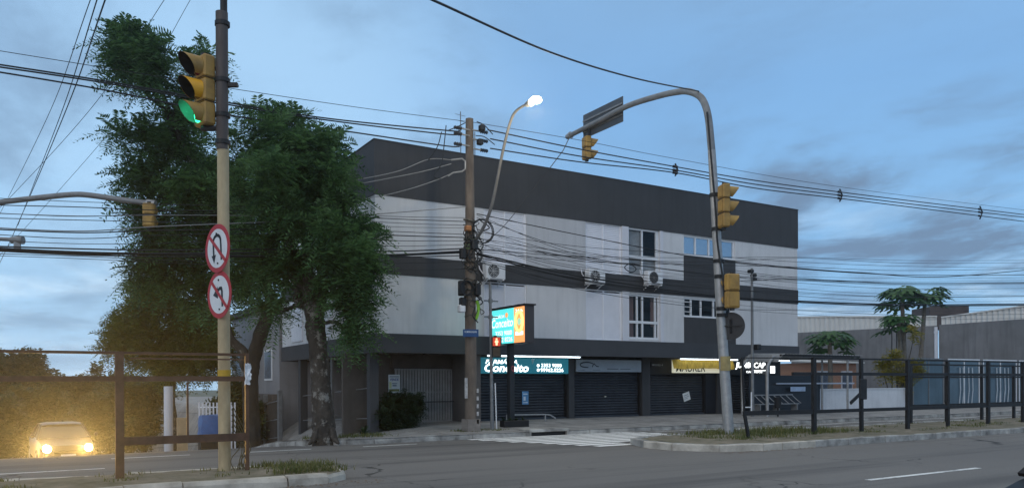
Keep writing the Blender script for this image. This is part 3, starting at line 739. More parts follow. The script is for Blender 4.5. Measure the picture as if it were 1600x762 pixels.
t = thing('grey_sign', (18.98, sy, 2.15), 'unlit silver sign with dark looping monogram, right of the teal sign', 'shop sign')
MB().bbox((18.98, sy, 2.15), (22.42, sy + .08, 2.66), .01).build('panel', mat('silver_panel', (.30, .34, .38), .4, .15, 1.5), t)
m = MB(); INK = mat('sign_ink', (.012, .016, .022), .6, .1)
m.tube([(19.50 + .34 * math.cos(q) * (1.0), sy - .006, 2.44 + .105 * math.sin(q)) for q in np.linspace(.5, 4.9, 22)], .02, 6)
m.tube([(19.78, sy - .006, 2.36), (19.86, sy - .006, 2.5), (20.0, sy - .006, 2.38), (20.1, sy - .006, 2.38)], .018, 6)
m.build('monogram', INK, t)
m = MB()
m.box((20.55, sy - .006, 2.268), (21.15, sy - .002, 2.29)); m.box((21.25, sy - .006, 2.265), (21.8, sy - .002, 2.283)); m.box((19.05, sy - .006, 2.215), (19.4, sy - .002, 2.228)); m.box((19.8, sy - .006, 2.215), (20.2, sy - .002, 2.228))
m.build('small_lettering', INK, t)
t = thing('number_plate_sign', (23.05, sy - .05, 2.38), 'small dark sign with faint white letters in the black shop recess', 'shop sign')
MB().box((23.02, SY - .10, 2.36), (23.75, SY - .06, 2.60)).build('panel', mat('black_sign', (.018, .02, .024), .5, .1), t)
text_mb('MODELI 4', (23.08, SY - .10, 2.43), RX, UZ, .60, .08, 0, .006, .006).build('lettering', mat('dull_letters', (.36, .38, .40), .6, .1), t)
t = thing('illuminated_sign', (23.85, 25.3, 2.12), 'cream lightbox sign with black letters half covered by the yellow awning', 'shop sign')
MB().bbox((23.85, 25.45, 2.12), (26.85, 25.62, 2.70), .015).build('lightbox', mat('cream_lightbox', (.75, .74, .62), .5, .05, emit=(.86, .84, .62), estr=.36), t)
text_mb('MAURER', (23.95, 25.45, 2.17), RX, UZ, 1.75, .34, .15, .012, .006).build('lettering', INK, t)
t = thing('yellow_awning', (23.95, 25.0, 2.4), 'sagging mustard yellow cloth awning in front of the cream lightbox sign', 'awning')
AX0, AX1 = pY(1051, 570, 25.25)[0], pY(1146, 570, 25.25)[0]; vs = []; nx_ = 60; nz_ = 6
for i_ in range(nx_ + 1):
    u = i_ / nx_; x = AX0 + (AX1 - AX0) * u
    for k in range(nz_ + 1):
        v = k / nz_; vs.append((x, 25.30 - .12 * math.sin(v * 1.4) + .02 * math.sin(u * 47 + v * 3) + .015 * math.sin(u * 90), 2.70 - (.40 + .02 * math.sin(u * 9)) * v + .01 * math.sin(u * 31)))
m = MB().add(vs, [(i_ * (nz_ + 1) + k, (i_ + 1) * (nz_ + 1) + k, (i_ + 1) * (nz_ + 1) + k + 1, i_ * (nz_ + 1) + k + 1) for i_ in range(nx_) for k in range(nz_)])
m.build('cloth', mat('mustard_cloth', (.72, .46, .07), .85, .3, 5, .2, 30, col2=(.52, .32, .05)), t, smooth=True)
MB().tube([(AX0 - .05, 25.31, 2.705), (AX1 + .05, 25.31, 2.705)], .02, 6).build('rod', STEELD, t)
t = thing('bright_sign', (28.05, sy, 2.1), 'brightest white lit letters on the dark front behind the bus shelter', 'shop sign')
MB().box((27.4, sy + .02, 2.05), (31.08, sy + .1, 2.7)).build('panel', mat('black_sign2', (.015, .016, .02), .5, .1), t)
HOT = mat('hot_letters', (1, 1, 1), .5, 0, emit=(.95, 1.0, 1.0), estr=2.0)
JX0, JX1 = pY(1149, 570, sy)[0], pY(1196, 570, sy)[0]
text_mb('JUMBECAP', (JX0, sy, 2.30), RX, UZ, JX1 - JX0, .34, .12, .025, .0).build('lettering', HOT, t)
text_mb('CALÇADOS', (pY(1166, 570, sy)[0], sy, 2.12), RX, UZ, 1.1, .12, 0, .012, .0).build('lettering', HOT, t)
m = MB(); m.box((pY(1178, 570, sy)[0], sy - .01, 2.245), (JX1 + .3, sy, 2.28)); m.build('lit_strip', HOT, t)
m = MB(); m.box((27.46, sy - .01, 2.1), (27.54, sy + .015, 2.35)); m.build('lit_strip', HOT, t)
# papers and posters stuck on the shutters and walls
def poster(name, c, w_, h_, tilt, mcol, lab, cat, lines=(), y=SY + .07):
    t = thing(name, (c[0], y, c[2] - h_ / 2), lab, cat)
    ca, sa = math.cos(tilt), math.sin(tilt); R_ = np.array((ca, 0, sa)); U_ = np.array((-sa, 0, ca)); c0 = np.array((c[0], y, c[2]))
    q = [c0 - R_ * w_ / 2 - U_ * h_ / 2, c0 + R_ * w_ / 2 - U_ * h_ / 2, c0 + R_ * w_ / 2 + U_ * h_ / 2, c0 - R_ * w_ / 2 + U_ * h_ / 2]
    MB().prism(q, (0, .006, 0)).build('sheet', mcol, t)
    for (s_, u, v, tw, th, mm, bd) in lines:
        o_ = c0 - R_ * w_ / 2 - U_ * h_ / 2 + R_ * u * w_ + U_ * v * h_
        if s_: m = text_mb(s_, o_, R_, U_, tw * w_, th * h_, 0, bd, .006)
        else: m = MB(); m.quad(*[o_ + np.array((0, -.005, 0)) + a_ for a_ in (0 * R_, R_ * tw * w_, R_ * tw * w_ + U_ * th * h_, U_ * th * h_)])
        m.build('print', mm, t)
    return t
PAPER = mat('white_paper', (.68, .68, .66), .7, .06, 4)
BLUEP = mat('blue_poster', (.13, .30, .52), .6, .15, 5)
PRB = mat('print_blue', (.03, .05, .22), .6, .1); PRG = mat('print_grey', (.25, .27, .30), .6, .1); PRW = mat('print_white', (.75, .8, .85), .6, .1)
p = pY(821, 621, SY + .06); poster('blue_poster', p, .30, .52, 0, BLUEP, 'small blue poster stuck on the shutter below the teal sign', 'poster', [('', .15, .75, .7, .08, PRW, 0), ('', .2, .3, .35, .3, PRW, 0), ('', .15, .12, .7, .06, PRW, 0)])
p = pY(1073, 619, SY + .06); poster('white_notice', p, .42, .38, .28, PAPER, 'white paper notice taped crooked on the dark shutter under the awning', 'notice', [('', .15, .65, .6, .08, PRG, 0), ('', .15, .45, .7, .06, PRG, 0), ('', .15, .28, .5, .06, PRG, 0)])
p = pY(1123, 616, SY - .05); poster('tall_poster', p, .24, 1.25, 0, mat('violet_poster', (.20, .20, .42), .6, .5, 4, col2=(.40, .30, .30)), 'tall narrow violet poster on the door beside the leaning signal pole', 'poster', [('', .15, .72, .7, .16, PRW, 0), ('', .15, .25, .7, .12, PRW, 0), ('', .1, .05, .8, .14, PRB, 0)], y=SY - .04)
p = pY(616, 599, 26.6); poster('sale_notice', p, .45, .66, 0, PAPER, 'VENDE for sale notice hanging in the dark garage bay', 'notice', [('VENDE', .12, .66, .76, .14, PRB, .02), ('', .1, .86, .8, .06, PRG, 0), ('', .3, .5, .45, .05, PRG, 0), ('', .35, .36, .35, .1, PRG, 0), ('', .06, .08, .88, .13, mat('print_olive', (.20, .20, .06), .6, .1), 0), ('', .06, .25, .2, .35, mat('print_yellow', (.6, .6, .30), .6, .1), 0)], y=26.6)
m = MB(); m.tube([(11.0, 26.62, p[2] + .3), (11.0, 26.9, p[2] + .9)], .005, 4)

# ------------------------------------------------------------------ air conditioners on brackets
def aircon(px, py, lab, fan):
    p = pY(px, py, BY - .35); x, z = p[0], p[2]; w_, h_, d_ = .80, .56, .30
    t = thing('air_conditioner', (x, BY - .2, z - h_ / 2), lab, 'air conditioner', 'air conditioners on the facade')
    bd = MB().bbox((x - w_ / 2, BY - .45, z - h_ / 2), (x + w_ / 2, BY - .15, z + h_ / 2), .02).build('casing', FRAMEW, t)
    g = MB(); c = np.array((x - .1, BY - .455, z)); 
    for r_ in (.07, .13, .19, .235): g.tube([c + np.array((r_ * math.cos(q), 0, r_ * math.sin(q))) for q in np.linspace(0, 2 * PI, 25)], .006, 4, False)
    for q in range(8): g.tube([c, c + np.array((.235 * math.cos(q * PI / 4), 0, .235 * math.sin(q * PI / 4)))], .005, 4)
    m = MB(); m.tube([c + np.array((0, .012, 0)), c + np.array((0, .003, 0))], .24, 28); m.build('fan', BLKP, t); g.build('grille', STEELD if fan else FRAMEW, t)
    for sx_ in (-.3, .3):
        b = MB(); b.bar((x + sx_, BY - .48, z - h_ / 2 - .022), (x + sx_, BY - .03, z - h_ / 2 - .022), .04); b.bar((x + sx_, BY - .36, z - h_ / 2 - .03), (x + sx_, BY - .03, z - h_ / 2 - .20), .025); b.build('bracket', FRAMEW, t)
    MB().tube([(x - .36, BY - .30, z - .1), (x - .45, BY - .28, z - .1), (x - .5, BY - .12, z + .1), (x - .5, BY - .04, z + .35)], .022, 6).build('hose', WHITEB, t)
aircon(773, 424, 'white air conditioner nearest the utility pole, half hidden by cables', False)
aircon(931, 432, 'white air conditioner below the upper louvred shutter mid facade', False)
aircon(1022, 434, 'white air conditioner with dark round fan under the upper tall window', True)

# ------------------------------------------------------------------ houses, walls beyond
t = thing('neighbour_house', (9.97, 37, -2), 'pale grey house behind the corner building, seen between the tree trunks', 'house')
MB().box((9.97, 37.0, -2), (19, 47, 5.4)).build('wall', mat('pale_house', (.27, .27, .285), .8, .12, 1, streak=.3), t)
MB().box((9.6, 36.8, -2), (9.9, 47.2, 1.25)).build('garden_wall', mat('brown_wall', (.14, .12, .11), .85, .2, 1.5), t)
m = MB(); m.box((9.7, 36.9, 5.4), (19.3, 47.3, 5.65)); m.build('roof', DARKW, t)
for y in (38.2, 41.4, 44.6):
    m = MB(); m.box((9.92, y, 1.9), (9.965, y + 1.4, 3.4)); fr_ = m.build('window', FRAMEW, t); MB().box((9.9, y + .1, 2.0), (9.918, y + 1.3, 3.3)).build('pane', GLASS, fr_)
t = thing('yard_fence', (9.3, 34, -1), 'dark slatted yard fence with tall steel posts beside the big trunk', 'fence')
for y in (34.6, 37.0, 39.6, 42.2):
    z0 = float(gz(9.3, y)); MB().bbox((9.24, y - .09, z0), (9.42, y + .09, z0 + 2.55), .01).build('post', STEELD, t)
m = MB(); y = 34.7
while y < 42.1: z0 = float(gz(9.3, y)); m.box((9.31, y, z0 + .1), (9.34, y + .05, z0 + 2.2)); y += .14
m.build('slats', mat('fence_brown', (.085, .075, .07), .8, .3, 3), t)
m = MB()
for h in (.5, 1.3, 2.1): m.bar((9.29, 34.6, float(gz(9.3, 34.6)) + h), (9.29, 42.2, float(gz(9.3, 42.2)) + h), .04)
m.build('rail', STEELD, t)
# far right: the big concrete yard wall with pale sheeting above it
CW = mat('stained_concrete_wall', (.19, .185, .185), .9, .25, .55, .2, 12, streak=.5)
SHEET = mat('white_sheeting', (.66, .64, .60), .6, .08, 1, streak=.12)
a = pD(1236, 505, 62); b = pD(1463, 505, 56.2); A = np.array((a[0], a[1])); B = np.array((b[0], b[1]))
Cn = np.array((58.0, 34.0)); Cn = B + np.array((.15, -.1)); Dn = np.array((Cn[0] + 0.0, 0)); 
q = pX(1600, 497, Cn[0]); Dn = np.array((Cn[0], q[1] - 4.0))
def wallseg(nm, P, Q, z1, zs, lab, lab2, dz=0):
    d = (Q - P) / np.linalg.norm(Q - P); n_ = np.array((-d[1], d[0])) * .25
    if n_ @ (np.array((0, 0)) - P) > 0: n_ = -n_
    m = MB(); V_ = lambda p_, z: (p_[0], p_[1], z)
    m.prism([V_(P, 0), V_(Q, 0), V_(Q, z1 + dz), V_(P, z1)], (n_[0], n_[1], 0)); o_ = m.build(nm, CW); tag(o_, lab, 'wall')
    # corrugated sheeting
    t = thing('sheet_cladding', (*((P + Q) / 2 + n_ * 1.2), z1), lab2, 'cladding'); m = MB()
    Ln = np.linalg.norm(Q - P); k = int(Ln / .35); vs_ = []
    for i_ in range(k * 2 + 1):
        p_ = P + d * Ln * i_ / (2 * k) + n_ * (1.3 + (.5 if i_ % 2 else 0)); f_ = i_ / (2 * k); vs_ += [(p_[0], p_[1], z1 - .1 + dz * f_), (p_[0], p_[1], zs[0] + (zs[1] - zs[0]) * f_)]
    m.add(vs_, [(2 * i_, 2 * i_ + 2, 2 * i_ + 3, 2 * i_ + 1) for i_ in range(2 * k)]); m.build('sheet', SHEET, t)
    cp = MB(); cp.prism([V_(P + n_ * 1.1, zs[0] + .003), V_(Q + n_ * 1.1, zs[1] + .003), V_(Q + n_ * 1.1, zs[1] + .09), V_(P + n_ * 1.1, zs[0] + .09)], (n_[0], n_[1], 0)); cp.build('ridge_cap', SHEET, t)
zA = pD(1250, 520, 62)[2]; zB = pD(1425, 509, 56.5)[2]
wallseg('concrete_wall', A, B, zA, (pD(1250, 495, 62)[2], pD(1425, 495, 56.5)[2]), 'farther grey concrete wall behind the papaya plants', 'white corrugated sheeting above the farther concrete wall', zB - zA)
z1 = pX(1456, 508, Cn[0])[2]; q1 = pX(1600, 497, Cn[0]); 
wallseg('concrete_wall', Cn, Dn, z1, (pX(1456, 497, Cn[0])[2], pX(1600, 475, Cn[0])[2] + .12), 'nearer stained concrete wall at the right edge above the blue panels', 'white corrugated sheeting above the nearer wall at the right edge', 0.02)
t = thing('drain_pipe', (*(Cn + np.array((-.2, -.1))), 0), 'thin white pipe down the corner of the concrete yard wall', 'pipe')
c_ = Cn + np.array((-.2, .1)); MB().tube([(c_[0], c_[1], .0), (c_[0], c_[1], z1 - .15)], .11, 10).build('pipe', WHITEB, t); MB().tube([(c_[0], c_[1], z1 - .6), (c_[0], c_[1], z1 - .45)], .14, 10).build('collar', WHITEB, t)
p0 = pD(1453, 495, 66); p1 = pD(1514, 478, 66)
t = thing('rooftop_tank_house', (p0[0], p0[1], 5), 'dark brown block on the roof behind the concrete wall', 'building')
R2 = RV[:2]; d2 = np.array((p1[0] - p0[0], p1[1] - p0[1])); 
m = MB(); n2 = np.array((FV[0], FV[1])) * 3
zq = pD(1453, 512, 66)[2]; m.prism([(p0[0], p0[1], zq), (p1[0], p1[1], zq), (p1[0], p1[1], p1[2]), (p0[0], p0[1], p1[2])], (n2[0], n2[1], 0)); m.build('wall', mat('brown_block', (.085, .065, .058), .85, .25, 1.2), t)
# low white yard wall, brick shed, blue site panels
YW = 25.2
a = pY(1262, 618, YW); b = pY(1424, 612, YW)
m = MB(); m.box((32.2, YW, 0), (b[0], YW + .2, 1.30)); m.box((32.15, YW - .04, 1.303), (b[0], YW + .24, 1.36)); o = m.build('low_wall', mat('white_low_wall', (.62, .63, .65), .75, .1, 1, streak=.3)); tag(o, 'low white yard wall behind the bus shelter and fence', 'wall')
def brickmat():
    m = bpy.data.materials.new('orange_brick'); m.use_nodes = True; n = m.node_tree.nodes; l = m.node_tree.links; b_ = n['Principled BSDF']
    g = n.new('ShaderNodeNewGeometry'); mp = n.new('ShaderNodeMapping'); mp.inputs['Rotation'].default_value = (PI / 2, 0, 0); l.new(g.outputs['Position'], mp.inputs[0])
    br = n.new('ShaderNodeTexBrick'); l.new(mp.outputs[0], br.inputs['Vector']); br.inputs['Scale'].default_value = 3.2
    br.inputs['Color1'].default_value = (.42, .20, .11, 1); br.inputs['Color2'].default_value = (.34, .16, .10, 1); br.inputs['Mortar'].default_value = (.40, .33, .28, 1)
    l.new(br.outputs[0], b_.inputs['Base Color']); b_.inputs['Roughness'].default_value = .9; return m
BR = brickmat()
t = thing('brick_shed', (38, 33, 0), 'small orange brick shed behind the low white wall', 'shed')
a = pY(1268, 600, 32); b = pY(1338, 600, 32)
MB().box((a[0], 32, 0), (b[0], 36, 2.9)).build('wall', BR, t)
m = MB(); m.prism([(a[0] - .3, 31.6, 2.9), (a[0] - .3, 36.3, 3.2), (a[0] - .3, 36.3, 3.28), (a[0] - .3, 31.6, 2.98)], (b[0] - a[0] + .6, 0, 0)); m.build('roof', SHEET, t)
for x in np.linspace(a[0] + .5, b[0] - 1.6, 2):
    fr_ = MB(); fr_.box((x, 31.93, 1.1), (x + 1.1, 31.99, 2.4)); wn = fr_.build('window', WHITEB, t); MB().box((x + .08, 31.9, 1.2), (x + 1.02, 31.925, 2.3)).build('pane', GLASS, wn)
BLUE = mat('blue_panel', (.085, .135, .17), .45, .25, .8, streak=.3, metal=.1)
GLZ = mat('blue_glazed_panel', (.09, .14, .18), .25, .3, .5, streak=.2)
def pane_panel(pxa, pxb, lab, mm, extra):
    a = pY(pxa, 600, YW); b = pY(pxb, 600, YW); t = thing('site_panel', (a[0], YW, 0), lab, 'panel')
    MB().bbox((a[0], YW, .15), (b[0], YW + .05, 2.95), .01).build('sheet', mm, t)
    fr = MB(); 
    for x in (a[0], (a[0] + b[0]) / 2, b[0] - .06): fr.box((x, YW - .03, .1), (x + .06, YW - .002, 2.98))
    fr.box((a[0], YW - .045, 2.92), (b[0], YW - .032, 2.99)); fr.box((a[0], YW - .045, 1.9), (b[0], YW - .032, 1.95)); fr.build('frame', STEELD if not extra else FRAMEW, t)
    if extra:
        m = MB(); xc = a[0] + (b[0] - a[0]) * .55
        for dx in (-.75, -.4, .15, .55): m.tube([(xc + dx, YW - .06, .35), (xc + dx + .14, YW - .06, 1.2), (xc + dx + .08, YW - .06, 2.5)], .03, 5)
        m.build('brace', mat('pale_brace', (.42, .48, .54), .6, .2), t)
pane_panel(1426, 1474, 'plain blue site panel left of the dark double fence post', BLUE, 0)
pane_panel(1481, 1530, 'blue panel with pale braces behind the right fence, second of the row', GLZ, 1)
pane_panel(1536, 1588, 'blue panel with pale braces behind the right fence, third of the row', GLZ, 1)
pane_panel(1592, 1680, 'blue panel cut off by the right edge of the photo', GLZ, 1)
# ------------------------------------------------------------------ traffic signals (built facing local -Y)
LGREEN = mat('green_lens_lit', (.02, .6, .3), .3, 0, emit=(.03, .95, .42), estr=3.0)
LOFF = {'red': mat('red_lens_off', (.09, .012, .012), .25, .1), 'amber': mat('amber_lens_off', (.16, .08, .01), .25, .1), 'green': mat('green_lens_off', (.012, .07, .045), .25, .1)}
def signal(loc, face, n, label, lit=None, amber_mid=False, pitch=.40, wd=.38):
    rz = math.atan2(face[0], -face[1])
    t = thing('traffic_signal', loc, label, 'traffic signal', 'three section traffic signals' if n == 3 else 'two section traffic signals', rz=rz if abs(rz) > 1e-6 else 1e-5)
    cols = ['green', 'amber', 'red'][:n] if n == 3 else ['green', 'red']
    for k in range(n):
        z0 = k * pitch
        h = MB().bbox((-wd / 2, .0, z0 + .006), (wd / 2, .22, z0 + pitch - .006), .03); hb = h.build('housing', YEL, t, local=True)
        m = MB(); m.bbox((-wd / 2 + .05, .221, z0 + .05), (wd / 2 - .05, .24, z0 + pitch - .05), .01); m.build('back_hatch', YEL, hb, local=True)
        zc_ = z0 + pitch / 2; R_ = .155
        m = MB(); ring_ = 26; vs = []
        rows = ((0, R_), (.35, R_ * .8), (.7, R_ * .45), (1, .001))
        for q, r_ in rows: vs += [(r_ * math.cos(a_), -.004 - .05 * q, zc_ + r_ * math.sin(a_)) for a_ in np.linspace(0, 2 * PI, ring_, endpoint=False)]
        m.add(vs, [(i_ * ring_ + k_, i_ * ring_ + (k_ + 1) % ring_, (i_ + 1) * ring_ + (k_ + 1) % ring_, (i_ + 1) * ring_ + k_) for i_ in range(3) for k_ in range(ring_)])
        if lit == cols[k]:
            l_ = bpy.data.lights.new('signal_lamp', 'POINT'); l_.energy = 2.2; l_.color = (.05, 1, .45); l_.shadow_soft_size = .05
            o = bpy.data.objects.new('signal_lamp', l_); COL.objects.link(o); o.parent = t; o.location = (0, -.13, zc_)
        m.build('lens', LGREEN if lit == cols[k] else LOFF[cols[k]], t, smooth=True, local=True)
        # tunnel visor: long above, cut back below
        m = MB(); ns = 22; A0, A1 = math.radians(-62), math.radians(242); RV_ = .172
        for r_, mi in ((RV_, 0), (RV_ - .006, 1)):
            vs = []
            for a_ in np.linspace(A0, A1, ns):
                Lv = .10 + .24 * (.5 + .5 * math.sin(a_)) ** 1.1
                for q in (0, .5, 1): vs.append((r_ * (1 - .04 * q) * math.cos(a_), -.002 - Lv * q, zc_ + r_ * (1 - .04 * q) * math.sin(a_) - .01 * q))
            fs = [(3 * i_ + j, 3 * i_ + 3 + j, 3 * i_ + 4 + j, 3 * i_ + 1 + j) for i_ in range(ns - 1) for j in (0, 1)]
            m.add(vs, [f_[::-1] for f_ in fs] if mi else fs, mi)
        m.build('visor', [YELD if (amber_mid and k == 1) else YEL, VLINLIT if lit == cols[k] else BLKP], t, smooth=True, local=True)
    m = MB()
    for k in range(1, n): m.tube([(-wd / 2 - .004, -.006, k * pitch), (wd / 2 + .004, -.006, k * pitch), (wd / 2 + .004, .226, k * pitch), (-wd / 2 - .004, .226, k * pitch), (-wd / 2 - .004, -.006, k * pitch)], .007, 5)
    if n > 1: m.build('joint_band', BLKP, t, local=True)
    m = MB(); m.tube([(0, .11, -.06), (0, .11, .004)], .07, 12); m.tube([(0, .11, n * pitch - .004), (0, .11, n * pitch + .05)], .06, 12); m.build('end_cap', BLKP, t, local=True)
    return t

# ------------------------------------------------------------------ left signal pole with its two round signs
b0 = pZ(351, 736, .17); PX, PYY = b0[0], b0[1]
d0 = b0 @ FV
zt = pD(349, 20, d0)[2]; zm = pD(349, 212, d0)[2]
pole = thing('signal_pole', (PX, PYY, .15), 'beige concrete signal pole with dark steel upper half and two round prohibition signs', 'pole')
MB().tube([(PX, PYY, .12), (PX, PYY, zm)], [.105, .098], 16).build('lower_shaft', CONC, pole, smooth=True)
MB().tube([(PX - .01, PYY, zm - .25), (PX - .01, PYY, zt)], .104, 16).build('upper_sleeve', mat('dark_sleeve', (.10, .085, .078), .65, .35, 4, .2, 40, col2=(.055, .04, .038), stretch=(1, 1, .3), metal=.2), pole, smooth=True)
MB().tube([(PX + .03, PYY + .03, zt - .6), (PX + .03, PYY + .03, zt + 1.2)], .06, 10).build('conduit', FBLK, pole, smooth=True)
for zz_ in (zm - .12, zm + .35, zm + .95, zt - .2): MB().tube([(PX, PYY, zz_ - .035), (PX, PYY, zz_ + .035)], .128, 16).build('clamp', BLK, pole)
m = MB(); zb_ = pD(352, 583, d0)[2]; m.tube([(PX, PYY, zb_ - .06), (PX, PYY, zb_ + .06)], .110, 16); m.build('yellow_band', mat('yellow_band', (.55, .34, .03), .6, .2, 6), pole)
zc_ = pD(365, 133, d0)[2]; m = MB(); m.bar((PX, PYY, zc_), np.array((PX, PYY, zc_)) + RV * .26, .07, .07); m.build('side_bolt', FBLK, pole)
# signal hangs on the image-left side, facing down the avenue
ps = pD(306, 195, d0 - .1); face = (-.95, -.31)
signal((ps[0] + .05, ps[1], ps[2]), face, 3, 'yellow traffic signal with lit green lens, high on the beige pole', 'green', True, .405, .37)
m = MB(); c = np.array((PX, PYY, ps[2] - .02)); e = np.array((ps[0] + .1, ps[1] + .02, ps[2] - .04)); m.tube([c, c + (e - c) * .5 - np.array((0, 0, .01)), e], .05, 8); m.build('signal_bracket', BLK, pole); m = MB()
e2 = np.array((ps[0] + .12, ps[1] + .02, ps[2] + 1.0)); m.tube([(PX, PYY, e2[2]), e2], .035, 8); m.build('signal_bracket', BLK, pole)
# round signs
def roundsign(px, py, R_, tilt, kind, lab):
    c = pD(px, py, d0 - .16); n = np.array((-.955, -.296, 0)); n /= np.linalg.norm(n); rt = np.array((-n[1], n[0], 0.)) ; rt = np.cross((0, 0, 1.), n) ; up = np.array((0, 0, 1.))
    rt = rt / np.linalg.norm(rt)
    ct, st = math.cos(tilt), math.sin(tilt); rt, up = rt * ct + up * st, up * ct - rt * st
    t = thing('round_sign', (c[0], c[1], c[2] - R_), lab, 'road sign', 'round prohibition signs on the beige pole')
    def disc(r_, off, dep, mi=0):
        m = MB(); o_ = [c + n * off + (rt * math.cos(a_) + up * math.sin(a_)) * r_ for a_ in np.linspace(0, 2 * PI, 48, endpoint=False)]; m.prism(o_, n * dep); return m
    RED = mat('sign_red', (.40, .018, .022), .5, .2, 6); WHT = mat('sign_white', (.66, .66, .66), .5, .08, 5)
    disc(R_, 0, .004).build('plate', RED, t); disc(R_ * .80, .0045, .002).build('white_field', WHT, t)
    P = lambda u, v, o_=.009: c + n * o_ + rt * u * R_ + up * v * R_
    m = MB()
    def stroke(pts, wd):
        pts = [np.array(p_, float) for p_ in pts]
        for a_, b_ in zip(pts, pts[1:]):
            d = (b_ - a_) / np.linalg.norm(b_ - a_); q = np.array((-d[1], d[0])) * wd / 2; a2 = a_ - d * wd * .2; b2 = b_ + d * wd * .2
            m.quad(P(*(a2 - q)), P(*(b2 - q)), P(*(b2 + q)), P(*(a2 + q)))
    if kind == 'u':
        stroke([(.30, -.5), (.30, .28)], .13); stroke([(.30, .28)] + [(.30 * math.cos(a_), .28 + .26 * math.sin(a_)) for a_ in np.linspace(.3, PI - .3, 8)] + [(-.30, .28)], .13); stroke([(-.30, .28), (-.30, -.3)], .13)
        m.add([P(-.48, -.24), P(-.12, -.24), P(-.30, -.58)], [(0, 1, 2)])
    else:
        stroke([(.24, -.5), (.24, .12)], .14); stroke([(.24, .12), (.20, .25), (.05, .25), (-.2, .12)], .14)
        m.add([P(-.1, .36), P(-.1, -.16), P(-.5, .02)], [(0, 1, 2)])
    m.build('arrow', INK, t)
    m = MB(); P2 = lambda u, v: P(u, v, .012); s_ = .62; q = .055
    m.quad(P2(-s_ - q, s_ - q), P2(s_ - q, -s_ - q), P2(s_ + q, -s_ + q), P2(-s_ + q, s_ + q)); m.build('slash', RED, t)
    m = MB()
    for v in (.62, -.62): m.tube([P(0, v, .006), P(0, v, .02)], .016, 8)
    m.build('bolt', FBLK, t)
    m = MB(); m.bar(c - n * .01 + up * R_ * .5, np.array((PX, PYY, c[2] + R_ * .5)), .04); m.bar(c - n * .01 - up * R_ * .5, np.array((PX, PYY, c[2] - R_ * .5)), .04); m.build('bracket', STEELD, t)
roundsign(340, 388, .415, .08, 'u', 'round red bordered sign with crossed out U turn arrow, upper of the two')
roundsign(343, 460, .405, .05, 'l', 'round red bordered sign with crossed out left turn arrow, lower of the two')
m = MB()
for k in range(7):
    a_ = random.uniform(0, 6.28); x = PX + .13 + .03 * k; m.tube(crom([(PX + .1, PYY - .1, .75 + .1 * k), (x + .1, PYY - .12, .6), (x + .06 * math.cos(a_), PYY - .16, .38), (x + .02, PYY - .1, .18)], 6), .008, 5)
o = m.build('dry_vine', mat('dry_vine', (.10, .085, .05), .9, .3, 6)); tag(o, 'dry tangled vine stems at the foot of the beige pole', 'plant')

# ------------------------------------------------------------------ fences on the medians
def bar2(m, a, b, wx, wz): m.bar(a, b, wx, wz)
t = thing('pedestrian_fence', (3.2, 14.0, .15), 'brown steel rail fence on the left median, in front of the headlights', 'fence')
FYL = 13.95
z1a, z2a, z3a = pY(286, 552, FYL)[2], pY(286, 591, FYL)[2], pY(286, 685, FYL)[2]
xa = pY(187, 700, FYL)[0]; xb = pY(386, 700, FYL)[0]
m = MB(); m.box((-14, FYL - .02, z1a - .026), (xb + .03, FYL + .02, z1a + .018)); m.build('rail', RUST, t)
m = MB(); m.box((-14, FYL - .03, z2a - .045), (xb + .03, FYL + .03, z2a + .04)); m.build('rail', RUST, t)
m = MB(); m.box((xa, FYL - .03, z3a - .07), (xb, FYL + .03, z3a + .06)); m.build('rail', RUST, t)
for x, w2 in ((xa, .062), (xb, .028), (xa - 3.1, .075), (xa - 6.2, .075), (xa - 9.3, .075)): MB().box((x - w2, FYL - .045, .12), (x + w2, FYL + .045, z1a + .02)).build('post', RUST, t)
m = MB(); m.box((xa + .16, FYL - .012, z1a - .10), (xb - .04, FYL + .012, z1a - .075)); m.box((xa + 1.0, FYL - .012, z3a + .06), (xa + 1.03, FYL + .012, z2a - .06)); m.build('inner_bar', RUST, t)
m = MB(); c = np.array((xb - .02, FYL - .05, z2a + .12))
random.seed(5)
vs = []
for i_ in range(9):
    for k in range(7): vs.append(c + np.array((.012 * k * (1 + .6 * random.random()) - .04 + .02 * random.random(), -.02 - .05 * random.random(), .12 - .045 * i_ + .03 * random.random())))
m.add(vs, [(i_ * 7 + k, i_ * 7 + k + 1, (i_ + 1) * 7 + k + 1, (i_ + 1) * 7 + k) for i_ in range(8) for k in range(6)])
tag(m.build('plastic_bag', mat('white_plastic', (.75, .76, .78), .4, .1)), 'white plastic bag tied to the end of the left fence rail', 'bag')

def postz(px, py, z=.17): return pZ(px, py, z)
FR = [postz(1272, 680), postz(1346, 677), postz(1418, 671), postz(1481, 667.5), postz(1544, 664), postz(1598, 660.5)]
FY = 14.75
t = thing('pedestrian_fence', (FR[0][0], FY, .15), 'nearer black steel rail fence along the front of the right median', 'fence')
Xs = [pY(px, 670, FY)[0] for px in (1272, 1346, 1418, 1481, 1544, 1598)]; st_ = Xs[-1] - Xs[-2]
Xs += [Xs[-1] + st_ * k for k in range(1, 12)]
zt_, zm_, zl_ = pY(1272, 559, FY)[2], pY(1272, 583.5, FY)[2], pY(1346, 640, FY)[2]
x0 = pY(1159, 640, FY)[0]
for k, x in enumerate(Xs):
    lean = random.uniform(-.03, .03); w2 = .065 if k % 2 == 0 or k == 2 else .05
    m = MB(); m.bar((x, FY, .1), (x + lean, FY + random.uniform(-.02, .02), zt_ + .02), w2 * 2, .09, up=(0, 1, 0)); m.build('post', FBLK, t)
